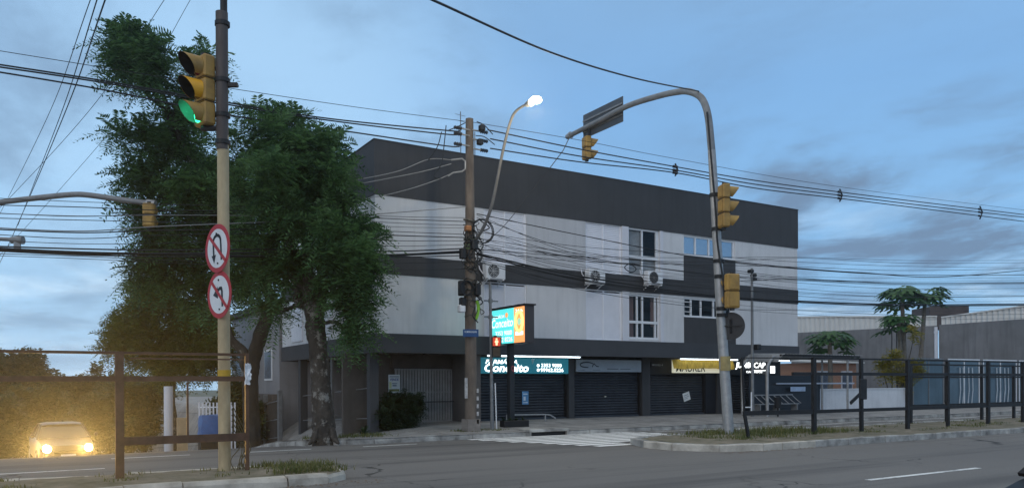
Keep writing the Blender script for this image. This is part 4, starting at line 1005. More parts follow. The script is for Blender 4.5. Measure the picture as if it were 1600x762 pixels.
m = MB(); m.bar((x0 + .1, FY, zl_ - .02), (x0 + .02, FY, zt_ - .03), .05, .04, up=(0, 1, 0)); m.bar((x0 + .1, FY, zl_ + .02), (x0 + .22, FY - .05, .12), .08, .06, up=(0, 1, 0)); m.build('bent_post', FBLK, t)
m = MB(); m.bar((x0, FY, zt_ - .03), (Xs[0], FY, zt_), .035, .03); m.bar((Xs[0], FY, zt_), (Xs[-1], FY, zt_), .05, .05); m.build('rail', FBLK, t)
m = MB(); m.bar((pY(1238, 583, FY)[0], FY, zm_), (Xs[-1], FY, zm_ - .02), .06, .09, up=(0, 0, 1)); m.build('rail', FBLK, t)
m = MB(); m.bar((x0 + .06, FY, zl_ + .02), (Xs[0], FY, zl_), .06, .12); m.bar((Xs[0], FY, zl_), (Xs[-1], FY, zl_ - .02), .06, .10); m.build('rail', FBLK, t)
m = MB(); a = pY(1346, 607, FY); m.bbox((a[0] - .17, FY - .08, a[2] - .32), (a[0] + .17, FY - .04, a[2] + .30), .03); m.bar((a[0] - .1, FY - .06, a[2] - .12), (a[0] - .62, FY - .06, a[2] - .42), .10, .03, up=(0, 1, 0)); m.build('bent_plate', FBLK, t)
BYF = 16.9
t = thing('pedestrian_fence', (pY(1423, 660, BYF)[0], BYF, .15), 'farther black panel fence at the back edge of the right median', 'fence')
Xb = [pY(px, 650, BYF)[0] for px in (1423, 1479, 1534, 1584)]; st_ = Xb[-1] - Xb[-2]; Xb += [Xb[-1] + st_ * k for k in range(1, 9)]
za_, zb_, zc2 = pY(1423, 569, BYF)[2], pY(1423, 588.5, BYF)[2], pY(1450, 634, BYF)[2]
for x in Xb: MB().bar((x, BYF, .1), (x + random.uniform(-.04, .04), BYF, za_ + .03), .12, .08, up=(0, 1, 0)).build('post', FBLK, t)
for zz_, h in ((za_, .06), (zb_, .06), (zc2, .14)): MB().bar((Xb[0], BYF, zz_), (Xb[-1], BYF, zz_), .05, h).build('rail', FBLK, t)

# ------------------------------------------------------------------ right signal pole with long arm over the far roadway
RX0 = 17.4
pp = [pX(*q, RX0) for q in ((1139, 681), (1127, 500), (1118, 335), (1112, 235))]
bend = [pX(*q, RX0) for q in ((1112, 235), (1107, 185), (1100, 160), (1090, 148.5), (1074, 143), (1058, 144), (1030, 150), (980, 166), (930, 192), (892, 211))]
t = thing('signal_mast', tuple(pp[0]), 'tall leaning grey signal mast with curved arm reaching over the far roadway', 'pole')
ln = np.array(crom(pp, 4)); MB().tube(list(ln), list(np.linspace(.155, .115, len(ln))), 16).build('shaft', STEEL, t, smooth=True)
ln = crom(bend, 5); MB().tube(ln, list(np.linspace(.113, .085, len(ln))), 14).build('arm', STEELD, t, smooth=True)
tip = bend[-1]; m = MB(); m.tube([tip, tip + (bend[-1] - bend[-2]) / np.linalg.norm(bend[-1] - bend[-2]) * .25], [.13, .09], 12); m.build('arm_cap', STEEL, t, smooth=True)
for py in (305, 358, 408, 432, 482, 492): q = pX(1117 + (py - 305) * .062, py, RX0); MB().tube([q - np.array((0, 0, .05)), q + np.array((0, 0, .05))], .165, 14).build('clamp', BLK, t)
m = MB(); m.tube([p_ + np.array((-.13, -.10, 0)) for p_ in crom([pX(*q, RX0) for q in ((1106, 178), (1113, 260), (1119, 330), (1122, 380), (1131, 440), (1133, 478))], 6)], .03, 7); m.build('cable_run', CABLE, t)
m = MB(); m.tube([tip + np.array((0, 0, .02)), pX(880, 235, RX0), pX(858, 264, RX0 + .2)], .018, 6); o = m.build('hanging_cable', CABLEG); tag(o, 'grey cable dangling from the tip of the long signal arm', 'cable')
m = MB(); zr = pX(1158, 567, RX0)[2]; q = pX(1133, 567, RX0); m.tube([q - np.array((0, 0, .22)), q + np.array((0, 0, .2))], .155, 14); m.build('yellow_tape', mat('faded_yellow_tape', (.34, .27, .12), .8, .3, 6), t)
# direction panel seen from behind, fixed along the arm
XS = RX0 + .14
cn = [pX(*q, XS) for q in ((911, 183), (973, 147), (973, 187), (914, 219))]
ts = thing('direction_sign', tuple(cn[3]), 'back of a grey rectangular road sign fixed along the long signal arm', 'road sign')
y0, y1 = cn[0][1], cn[1][1]; zt1, zb1 = (cn[0][2] + cn[1][2]) / 2, (cn[2][2] + cn[3][2]) / 2
MB().bbox((XS, min(y0, y1), zb1), (XS + .03, max(y0, y1), zt1), .008).build('panel', mat('sign_back_grey', (.085, .092, .10), .5, .2, 3, metal=.3), ts)
m = MB()
for zz_ in (zb1 + .25, zt1 - .25): m.box((XS - .035, min(y0, y1) + .02, zz_ - .03), (XS - .001, max(y0, y1) - .02, zz_ + .03))
m.build('stiffener', STEELD, ts)
q = pX(921, 250, RX0 + .05); ya = q[1]
signal((q[0] + .0, ya, q[2]), (.98, -.18), 2, 'small yellow signal hanging under the arm tip, seen from behind', None, pitch=.42, wd=.38)
arm_z = pX(921, 200, RX0)[2]
m = MB(); m.tube([(q[0], ya, q[2] + .84), (q[0] - .03, ya, pX(918, 197, RX0)[2])], .05, 8); m.build('hanger', BLK, t)
q = pX(1138, 355, RX0); qb = pX(1120, 355, RX0)
sd_ = (.96, -.28)
off = np.array((sd_[0], sd_[1], 0)) * .22
def sideloc(px, py): 
    q_ = pD(px, py, float(pX(px, py, RX0) @ FV)); return q_
q = sideloc(1137, 356); signal((q[0], q[1], q[2]), (.93, -.36), 3, 'yellow three lamp signal seen side on, halfway up the leaning mast', None, pitch=.42, wd=.40)
q = sideloc(1141, 482); signal((q[0], q[1], q[2]), (.30, .95), 2, 'yellow two lamp signal turned away, below the three lamp one', None, pitch=.50, wd=.40)
# black back of a round sign
c = pX(1142, 509, RX0 + .12); t2 = thing('round_sign', (c[0], c[1], c[2] - .5), 'dark back of a round sign behind the leaning mast', 'road sign')
n = np.array((.80, .60, 0)); rt = np.array((-n[1], n[0], 0))
m = MB(); m.prism([c + (rt * math.cos(a_) + ZV * math.sin(a_)) * .40 for a_ in np.linspace(0, 2 * PI, 48, endpoint=False)], n * .012); m.build('plate', BLKP, t2)
m = MB(); m.bar(c + ZV * .2 - n * .03, c - ZV * .2 - n * .03, .06, .03); m.bar(c - n * .03 - rt * .3, c - n * .03 + rt * .3, .05, .03); m.build('mount', FBLK, t2)

# ------------------------------------------------------------------ far left arm with small signal
DA = 24.0
ln = [pD(-190, 345, DA), pD(-90, 328, DA), pD(0, 316, DA), pD(60, 309, DA), pD(112, 304, DA), pD(140, 305, DA), pD(190, 312, DA), pD(243, 319, DA)]
t = thing('signal_mast', (ln[0][0], ln[0][1], float(gz(ln[0][0], ln[0][1]))), 'grey signal arm reaching in from the left edge with small amber signal', 'pole')
m = MB(); m.tube(crom(ln, 5), .085, 12); m.build('arm', STEELD, t, smooth=True); MB().tube([(ln[0][0], ln[0][1], -.3), tuple(ln[0])], .13, 12).build('shaft', STEELD, t, smooth=True)
MB().tube([ln[-1] - (ln[-1] - ln[-2]) * .25, ln[-1]], .12, 12).build('arm_cap', STEEL, t, smooth=True)
q = pD(235, 356, DA); signal(tuple(q), (.40, .92), 2, 'small amber signal hanging from the left arm in front of the tree', None, pitch=.36, wd=.34)
ln = [pD(-200, 380, 30), pD(-60, 372, 30), pD(0, 373, 30), pD(32, 375, 30)]
t = thing('street_lamp', (ln[0][0], ln[0][1], float(gz(ln[0][0], ln[0][1]))), 'unlit grey lamp head poking in at the left edge', 'street lamp')
MB().tube([(ln[0][0], ln[0][1], -2), tuple(ln[0])], .12, 10).build('pole', CONCG, t); MB().tube(crom(ln, 4), .07, 10).build('arm', STEELD, t)
m = MB(); m.tube([ln[-1] - RV * .35, ln[-1] + RV * .1], [.13, .16], 12); m.build('lamp_head', STEELD, t); m = MB(); p = pD(27, 386, 30); m.bbox(p - .12, p + np.array((.12, .12, .2)), .03); m.build('photocell', STEEL, t)

# ------------------------------------------------------------------ utility pole and its street lamp
b0 = pZ(736, 673, .16); UX, UY = b0[0], b0[1]; ud = b0 @ FV
uz = lambda py: pD(736, py, ud)[2]
t = thing('utility_pole', (UX, UY, .1), 'weathered concrete utility pole wrapped in cable coils and boxes', 'utility pole')
MB().tube([(UX, UY, -.1), (UX, UY, uz(480)), (UX, UY, uz(186))], [.20, .175, .125], 18).build('shaft', CONCG, t, smooth=True)
m = MB(); m.box((UX - .23, UY - .215, .05), (UX + .23, UY + .215, .55)); m.build('painted_foot', mat('foot_grey', (.24, .21, .185), .9, .3, 4), t)
INS = mat('insulator_brown', (.03, .028, .032), .35, .2, 4)
for py, s_ in ((204, 1), (218, 1), (233, 1), (205, -1), (214, -1), (230, -1)):
    z = uz(py); m = MB(); m.tube([(UX, UY - .1, z), (UX + s_ * .35, UY - .1, z)], .025, 6); m.build('bracket', STEEL, t)
    m = MB()
    for k in range(4): m.tube([(UX + s_ * (.36 + .07 * k), UY - .1, z), (UX + s_ * (.40 + .07 * k), UY - .1, z)], [.065, .04], 10)
    m.build('insulator', INS, t)
m = MB(); p1 = [pD(*q, ud - .3) for q in ((705, 250), (722, 248), (727, 252), (727, 264), (722, 268), (708, 270), (700, 275))]; m.tube(p1, .028, 7); m.build('pipe_bracket', STEEL, t)
for (px, py) in ((753, 200), (750, 222)): p = pD(px, py, ud - .1); m = MB(); m.bbox(p - .09, p + .09, .02); m.build('fuse_box', BLKP, t)
m = MB(); random.seed(11)
# coils and ties wound around the pole
for py in (345, 352, 372, 381, 388, 396, 405, 412, 420, 438, 444, 452, 461, 470, 492):
    z = uz(py); r = .19 + .02 * random.random(); m = MB(); m.tube([(UX + r * math.cos(a_), UY + r * math.sin(a_), z + .05 * math.sin(a_ + py)) for a_ in np.linspace(0, 2 * PI, 17)], random.choice((.012, .018, .025)), 5, False); m.build('cable_tie', mat('tie_mix', (.16, .15, .12), .7, .5, 9, col2=(.03, .03, .03)), t)
m = MB()
for k in range(46):
    py = random.uniform(345, 486); z = uz(py); a_ = random.uniform(-2.6, -.4); r = .24 + .1 * random.random(); c = np.array((UX + r * math.cos(a_), UY + r * math.sin(a_), z))
    h = random.uniform(.15, .55); m.tube(crom([c, c + np.array((random.uniform(-.25, .25), random.uniform(-.15, .05), -h * .6)), c + np.array((random.uniform(-.12, .12), 0, -h))], 5), random.choice((.010, .014, .02)), 5)
for cx_, py, r in ((-.12, 372, .2), (.02, 400, .22), (-.3, 452, .2), (.3, 362, .36)):
    z = uz(py); 
    for q in range(3): m.tube([(UX + cx_ + (r + .02 * q) * math.cos(a_), UY - .28 - .02 * q, z + (r + .015 * q) * math.sin(a_)) for a_ in np.linspace(0, 2 * PI, 25)], .012, 5, False)
m.build('cable_coils', CABLE, t)
def ubox(px, py, wx, wz, mm, nm, dd=.32):
    p = pD(px, py, ud - dd); m = MB(); m.bbox(p - np.array((wx, .1, wz)), p + np.array((wx, .1, wz)), .03); m.build(nm, mm, t)
ubox(723, 396, .09, .17, BLKP, 'splice_box'); ubox(721, 450, .09, .24, BLKP, 'splice_box'); ubox(723, 471, .10, .13, BLKP, 'splice_box'); ubox(746, 452, .09, .19, BLKP, 'splice_box', .2); ubox(741, 382, .10, .16, BLKP, 'splice_box'); ubox(731, 357, .10, .09, mat('orange_tag', (.34, .15, .06), .7, .3), 'tag'); ubox(721, 482, .11, .12, FRAMEW, 'white_box')
m = MB(); p = pD(745, 484, ud - .2); m.tube(crom([p + np.array((0, 0, .3)), p + np.array((.06, 0, .1)), p + np.array((.02, 0, -.15)), p + np.array((-.04, 0, -.3))], 5), .055, 8); m.build('green_ribbon', mat('neon_green', (.22, .48, .04), .6, .3, 6), t)
m = MB()
for q, py in ((.20, 374), (.2, 384), (.19, 389)): m.tube([(UX, UY, uz(py) - .03), (UX, UY, uz(py) + .03)], q, 14)
m.build('green_wire_wrap', mat('pale_green_wire', (.16, .22, .10), .7, .4, 12), t)
m = MB()
random.seed(3)
for k in range(5): zz_ = uz(610 + 12 * k); m.box((UX + .1, UY - .215, zz_ - .06), (UX + .17, UY - .19, zz_ + .07))
p = pD(728, 607, ud - .2); m.box((p[0] - .05, p[1] - .03, p[2] - .3), (p[0] + .05, p[1], p[2] + .35)); m.build('torn_bills', mat('torn_paper', (.45, .43, .42), .8, .4, 14), t)
p = pD(738, 520, ud - .3); ts = thing('street_name_sign', (p[0], p[1], p[2] - .13), 'blue street name plate on the utility pole', 'street sign')
rr = np.array((.93, -.37, 0)); m = MB(); o_ = p - rr * .30 - ZV * .12; m.prism([o_, o_ + rr * .50, o_ + rr * .50 + ZV * .24, o_ + ZV * .24], np.array((.37, .93, 0)) * .01); m.build('plate', mat('street_blue', (.02, .07, .20), .5, .15, 4), ts)
text_mb('R. MARAVALHO', o_ + rr * .06 + ZV * .13 + np.cross(rr, ZV) * .003, rr, UZ, .38, .06, 0, .01, .004).build('lettering', PRW, ts)
m = MB(); m.bar(p + np.array((0, .05, 0)), (UX, UY - .1, p[2]), .03); m.build('bracket', STEELD, ts)
# the lit lamp on its long curved arm
XL = UX + .05
ln = crom([pX(*q, XL) for q in ((744, 374), (757, 352), (768, 322), (776, 285), (786, 235), (797, 192), (806, 174), (822, 163))], 5)
t = thing('street_lamp', tuple(ln[0]), 'lit street lamp on a long curved arm above the utility pole', 'street lamp')
MB().tube(ln, list(np.linspace(.055, .035, len(ln))), 10).build('arm', mat('lamp_arm', (.20, .195, .19), .6, .25, 5, metal=.2), t, smooth=True)
p = pX(838, 156, XL); hd_ = pX(824, 163, XL); m = MB(); m.tube([hd_ - (p - hd_) * .1, hd_ + (p - hd_) * .45], [.07, .11], 12); m.build('lamp_socket', STEELD, t, smooth=True)
bulb = MB(); C_ = np.array(p); vs = []; fs = []
for i_ in range(9):
    a_ = PI * i_ / 8
    for k in range(14): b_ = 2 * PI * k / 14; vs.append(C_ + np.array((.17 * math.sin(a_) * math.cos(b_), .14 * math.sin(a_) * math.sin(b_), .10 * math.cos(a_))))
bulb.add(vs, [(i_ * 14 + k, i_ * 14 + (k + 1) % 14, (i_ + 1) * 14 + (k + 1) % 14, (i_ + 1) * 14 + k) for i_ in range(8) for k in range(14)])
bulb.build('bulb', mat('lamp_glow', (1, .95, .8), .4, 0, emit=(1.0, .86, .52), estr=9.0), t, smooth=True)
pl = bpy.data.lights.new('lamp_light', 'POINT'); pl.energy = 220; pl.color = (1, .86, .6); pl.shadow_soft_size = .2
o = bpy.data.objects.new('lamp_light', pl); COL.objects.link(o); o.parent = t; o.location = tuple(np.array(p) + np.array((0, 0, -.25)) - ORIG[t])

# ------------------------------------------------------------------ pedestrian signal pole, slim posts
b0 = pZ(769, 671, .16); qx, qy = b0[0], b0[1]; qd = b0 @ FV; qz = lambda py: pD(769, py, qd)[2]
t = thing('pedestrian_signal_pole', (qx, qy, .1), 'slim grey pole with red standing figure pedestrian signal', 'pole')
MB().tube([(qx, qy, .0), (qx - .05, qy, qz(440))], [.062, .045], 10).build('shaft', STEELD, t, smooth=True)
m = MB()
for py in (470, 495): z = qz(py); m.box((qx - .27, qy - .03, z - .02), (qx + .24, qy + .03, z + .02)); m.tube([(qx - .04, qy, z - .06), (qx - .04, qy, z + .06)], .075, 10)
m.build('crossbar', STEELD, t)
MB().tube([(qx + .16, qy - .02, .1), (qx + .11, qy - .02, qz(598))], .022, 7).build('white_conduit', FRAMEW, t)
p = pD(776, 541, qd - .2); fc = -np.array((.52, .85, 0)) ; rz = math.atan2(fc[0], -fc[1])
ts = thing('pedestrian_signal', (p[0], p[1], p[2] - .30), 'pedestrian signal showing a red standing figure', 'pedestrian signal', rz=rz)
m = MB(); m.bbox((-.15, 0, .30), (.15, .20, .62), .02); m.bbox((-.15, 0.001, -.05), (.15, .20, .295), .02); m.build('housing', BLKP, ts, local=True)
m = MB(); m.prism([(-.165, -.14, .63), (.165, -.14, .63), (.165, 0, .65), (-.165, 0, .65)], (0, 0, .012)); m.box((-.165, -.12, .36), (-.155, 0, .63)); m.box((.155, -.12, .36), (.165, 0, .63)); m.build('visor', BLKP, ts, local=True)
m = MB(); m.box((-.125, -.004, .32), (.125, -.001, .60)); m.build('red_lens', mat('red_lens_dim', (.20, .02, .015), .4, .1, emit=(1, .10, .03), estr=.45), ts, local=True)
m = MB(); F_ = lambda pts: m.prism([(u, -.006, .46 + v) for u, v in pts], (0, -.004, 0))
F_([(.03 * math.cos(a_), .085 + .032 * math.sin(a_)) for a_ in np.linspace(0, 2 * PI, 12, endpoint=False)]); F_([(-.045, .045), (.045, .045), (.06, -.03), (.035, -.03), (.03, -.12), (-.03, -.12), (-.035, -.03), (-.06, -.03)])
m.build('standing_figure', mat('red_figure', (1, .2, .1), .4, 0, emit=(1, .30, .16), estr=3.0), ts, local=True)
m = MB(); m.box((-.12, -.004, -.02), (.12, -.001, .27)); m.build('dark_lens', mat('amber_dark', (.05, .03, .012), .4, .2), ts, local=True)
m = MB(); m.tube([(qx - .03, qy, qz(528)), p + np.array((0, 0, .34))], .025, 6); m.build('signal_arm', BLK, t)
# slim post with cameras by the shelter
YS = 23.6; b0 = pY(1176, 646, YS)
t = thing('camera_post', (b0[0], YS, .1), 'slim grey post with small cameras in front of the white wall', 'pole')
zt_ = pY(1176, 419, YS)[2]; MB().tube([(b0[0], YS, .0), (b0[0], YS, zt_)], [.075, .05], 10).build('shaft', STEELD, t, smooth=True)
m = MB()
for py, dx in ((424, -.08), (430, .1), (436, .12)): z = pY(1176, py, YS)[2]; m.bbox((b0[0] + dx - .1, YS - .12, z - .07), (b0[0] + dx + .1, YS + .12, z + .07), .03)
m.build('sensor', BLKP, t)
z = pY(1180, 542, YS)[2]; m = MB(); m.bbox((b0[0] + .03, YS - .28, z - .12), (b0[0] + .28, YS + .05, z + .12), .04); m.build('camera_head', BLKP, t)

# ------------------------------------------------------------------ totem sign on the pavement
TX = 14.1; yn = pX(820, 500, TX)[1]; yf = pX(766.5, 500, TX)[1]; zt_ = pX(820, 476, TX)[2]; zb_ = pX(820, 535, TX)[2]
yp = pX(797, 620, TX + .15)[1]
t = thing('totem_sign', (TX + .15, yp, .2), 'glowing turquoise and orange Conceito lightbox on a black post', 'lit sign')
MB().bbox((TX + .01, yn, zb_), (TX + .38, yf, zt_), .012).build('cabinet', mat('totem_dark', (.045, .04, .042), .5, .2, 3), t)
m = MB(); m.box((TX - .04, yn - .05, zt_ + .002), (TX + .42, yf + .05, zt_ + .05)); m.build('cap', FBLK, t)
MB().bbox((TX + .08, yp - .10, .1), (TX + .28, yp + .10, zb_), .01).build('post', mat('totem_post', (.02, .022, .026), .5, .2, 3), t)
yo = yn + (yf - yn) * .30
TQ = mat('lit_turquoise', (.05, .5, .5), .4, .15, 1.5, emit=(.10, .72, .72), estr=.9); OR = mat('lit_orange', (.7, .25, .08), .4, .15, 1.5, emit=(.95, .36, .12), estr=.95)
X_ = TX - .002
MB().quad((X_, yf - .02, zb_ + .03), (X_, yo, zb_ + .03), (X_, yo, zt_ - .03), (X_, yf - .02, zt_ - .03)).build('turquoise_face', TQ, t)
MB().quad((X_, yo, zb_ + .03), (X_, yn + .01, zb_ + .03), (X_, yn + .01, zt_ - .03), (X_, yo, zt_ - .03)).build('orange_face', OR, t)
HH = zt_ - zb_; WW = yf - yo; RT = (0, -1, 0)
LW = mat('totem_white', (1, 1, 1), .5, 0, emit=(.85, 1, 1), estr=1.15)
for s_, a_, b_, c_, d_, e_ in (('FARMÁCIA', .08, .74, .52, .10, .25), ('Conceito', .06, .48, .90, .24, .15), ('3353 9000', .22, .25, .70, .13, 0), ('99962 8226', .16, .07, .78, .13, 0)):
    text_mb(s_, (X_, yf - a_ * WW, zb_ + HH * b_), RT, UZ, WW * c_, HH * d_, e_, .012, .006).build('lettering', LW, t)
m = MB(); yc = yf - .1 - WW * .64; m.tube([(X_ - .004, yc, zb_ + HH * .80), (X_ - .010, yc, zb_ + HH * .80)], .09, 14); m.build('orange_dot', OR, t)
yc = (yo + yn) / 2; m = MB()
for r_ in (.22,): m.tube([(X_ - .006, yc + r_ * math.cos(a_), zb_ + HH * .58 + 1.5 * r_ * math.sin(a_)) for a_ in np.linspace(0, 2 * PI, 29)], .055, 6, False)
m.build('yellow_ring', mat('totem_yellow', (1, .7, .2), .5, 0, emit=(1, .70, .22), estr=1.2), t)
m = MB(); m.tube([(X_ - .004, yc, zb_ + HH * .58), (X_ - .008, yc, zb_ + HH * .58)], .12, 16); m.build('green_core', mat('totem_green', (.3, .6, .4), .5, 0, emit=(.35, .62, .42), estr=.8), t)
text_mb('24 h', (X_, yo - .1, zb_ + HH * .83), RT, UZ, .45, HH * .09, 0, .01, .006).build('lettering', LW, t)
m = MB(); m.quad((X_ - .006, yo - .1, zb_ + HH * .22), (X_ - .006, yn + .1, zb_ + HH * .22), (X_ - .006, yn + .1, zb_ + HH * .32), (X_ - .006, yo - .1, zb_ + HH * .32)); m.build('white_print', LW, t)
text_mb('Q', (TX + .14, yp - .101, pX(797, 575, TX)[2] - .12), RX, UZ, .12, .22, 0, .01, .006).build('red_mark', mat('totem_red', (.45, .10, .11), .5, .1), t)
# planter and bike rail at its foot
p = np.array((TX + .2, yp, .2)); YPL = yp
t = thing('planter', (p[0], yp - .3, .2), 'low dark planter with small green plants at the foot of the black post', 'planter')
MB().bbox((p[0] - .55, yp - .45, .12), (p[0] + .45, yp - .12, .42), .02).build('trough', FBLK, t)
a = pY(800, 650, 24.6); t = thing('low_rail', (a[0], 24.6, .2), 'low bent steel rail on the pavement in front of the teal shop', 'rail')
q = [pY(*u, 24.6) for u in ((792, 648), (852, 647), (860, 648), (868, 653))]; m = MB(); m.tube(q, .03, 8); m.build('tube', STEEL, t); m = MB()
for k in (0, 1): m.tube([q[k], (q[k][0], 24.6, .2)], .03, 8)
m.build('leg', STEEL, t)
# storm drain under the kerb
t = thing('storm_drain', (14.27, 21.0, 0), 'dark storm drain mouth under a concrete slab in the kerb', 'drain')
MB().bbox((13.5, 20.98, .13), (15.05, 21.75, .225), .015).build('cover_slab', KERB2, t); MB().box((13.58, 21.10, -.02), (14.97, 21.6, .129)).build('mouth', BLK, t)  # mouth is a solid black block, the hollow's shade put into colour
for x in (13.5, 14.97): MB().box((x, 20.99, -.05), (x + .08, 21.2, .129)).build('cheek', KERB2, t)

# ------------------------------------------------------------------ bus shelter
YB = 23.4
def sp_(px, py, y=YB): return pY(px, py, y)
xa = sp_(1199, 640)[0]; xb = sp_(1335, 640)[0]; g0 = .17; zr = sp_(1230, 557)[2]
t = thing('bus_shelter', (xa, YB, g0), 'grey tubular bus shelter with rounded roof corner and bench', 'bus shelter')
for yy in (YB, YB + 1.4):
    m = MB(); m.tube(crom([(xa, yy, g0 - .05), (xa, yy, zr - .75), (xa + .08, yy, zr - .35), (xa + .35, yy, zr - .08), (xa + .75, yy, zr), (xb - .3, yy, zr)], 6), .07, 10); m.build('frame_tube', STEEL, t, smooth=True)
for yy in (YB, YB + 1.4): MB().tube([(xb - .5, yy, g0 - .05), (xb - .5, yy, zr)], .05, 8).build('post', STEEL, t)
m = MB(); n_ = 60; vs = []
for i_ in range(n_ + 1):
    x = xa + .3 + (xb - xa - .1) * i_ / n_; z = zr + .10 + (.03 if i_ % 2 else 0) - .35 * max(0, 1 - i_ / 5) ** 2
    vs += [(x, YB - .35, z), (x, YB + 1.75, z + .08)]
m.add(vs, [(2 * i_, 2 * i_ + 2, 2 * i_ + 3, 2 * i_ + 1) for i_ in range(n_)]); m.build('roof_sheet', mat('roof_sheet_grey', (.30, .31, .32), .5, .25, 3, metal=.2), t)
m = MB(); m.box((xa + .5, YB - .32, zr + .02), (xb, YB - .26, zr + .09)); m.build('roof_edge', FBLK, t)
zs = sp_(1230, 632)[2] + .0; zk = sp_(1230, 617)[2]
m = MB(); x0_, x1_ = sp_(1206, 632)[0], sp_(1271, 632)[0]
for k in range(4): m.box((x0_, YB + .75 + .10 * k, zs), (x1_, YB + .83 + .10 * k, zs + .03))
m.build('bench_seat', STEEL, t)
m = MB(); m.tube([(x0_, YB + 1.15, zk), (x1_, YB + 1.15, zk)], .03, 8); x = x0_ + .2
while x < x1_: m.tube(crom([(x, YB + 1.15, zk), (x + .16, YB + 1.02, (zk + zs) / 2), (x + .22, YB + .8, zs + .03)], 4), .022, 6); x += .42
m.build('bench_back', STEEL, t)
m = MB()
for x in (x0_ + .15, (x0_ + x1_) / 2, x1_ - .15): m.box((x - .03, YB + .75, g0 - .03), (x + .03, YB + 1.1, zs))
m.build('bench_leg', STEELD, t)
m = MB(); q0, q1 = sp_(1214, 599, YB + 1.3), sp_(1335, 601, YB + 1.3); m.box((q0[0], YB + 1.3, q0[2] - .03), (q1[0], YB + 1.36, q0[2] + .04)); m.build('back_rail', mat('pale_rail', (.45, .48, .55), .5, .1), t)
m = MB(); q0, q1 = sp_(1235, 611, YB + 1.3), sp_(1258, 602, YB + 1.3); m.box((q0[0], YB + 1.28, q0[2]), (q1[0], YB + 1.299, q1[2] - .05)); m.build('notice_plate', mat('pale_blue_plate', (.42, .52, .68), .5, .15, 4), t)
m = MB(); m.box((xa + .5, YB + 1.45, g0), (xb - .6, YB + 1.5, zr - .8)); m.build('back_panel', mat('shelter_dark', (.022, .026, .034), .4, .2, 3), t)
p = pY(1208, 577, SY - .4); t = thing('wall_lamp', (p[0], SY - .4, p[2] - .15), 'small square white lamp glowing inside the bus shelter corner', 'lamp')
MB().bbox((p[0] - .14, SY - .4, p[2] - .17), (p[0] + .14, SY - .34, p[2] + .17), .01).build('diffuser', mat('lamp_white', (1, 1, 1), .4, 0, emit=(.9, .97, 1), estr=2.2), t); MB().box((p[0] - .05, SY - .33, p[2] - .05), (p[0] + .05, SY - .1, p[2] + .05)).build('mount', FBLK, t)
p = pY(1155, 640, YB); t = thing('bicycle_hoop', (p[0], YB, .15), 'small white steel hoop standing beside the slim camera post', 'bike hoop')
q = [pY(*u, YB) for u in ((1161, 648), (1161, 612), (1174, 612), (1174, 648))]; m = MB(); m.tube([q[0], q[1]], .03, 8); m.tube([q[3], q[2]], .03, 8); z = pY(1161, 636, YB)[2]; m.tube([(q[0][0], YB, z), (q[3][0], YB, z)], .025, 8); m.build('tube', FRAMEW, t)
# black litter bin on the shelter
p = sp_(1211, 628); t = thing('litter_bin', (p[0], YB - .2, .5), 'black litter bin by the left post of the bus shelter', 'bin')
MB().tube([(p[0], YB - .15, p[2] - .25), (p[0], YB - .15, p[2] + .22)], [.13, .17], 14).build('bin_body', BLKP, t); MB().tube([(p[0], YB - .15, .15), (p[0], YB - .15, p[2] - .2)], .04, 8).build('pole', BLKP, t)

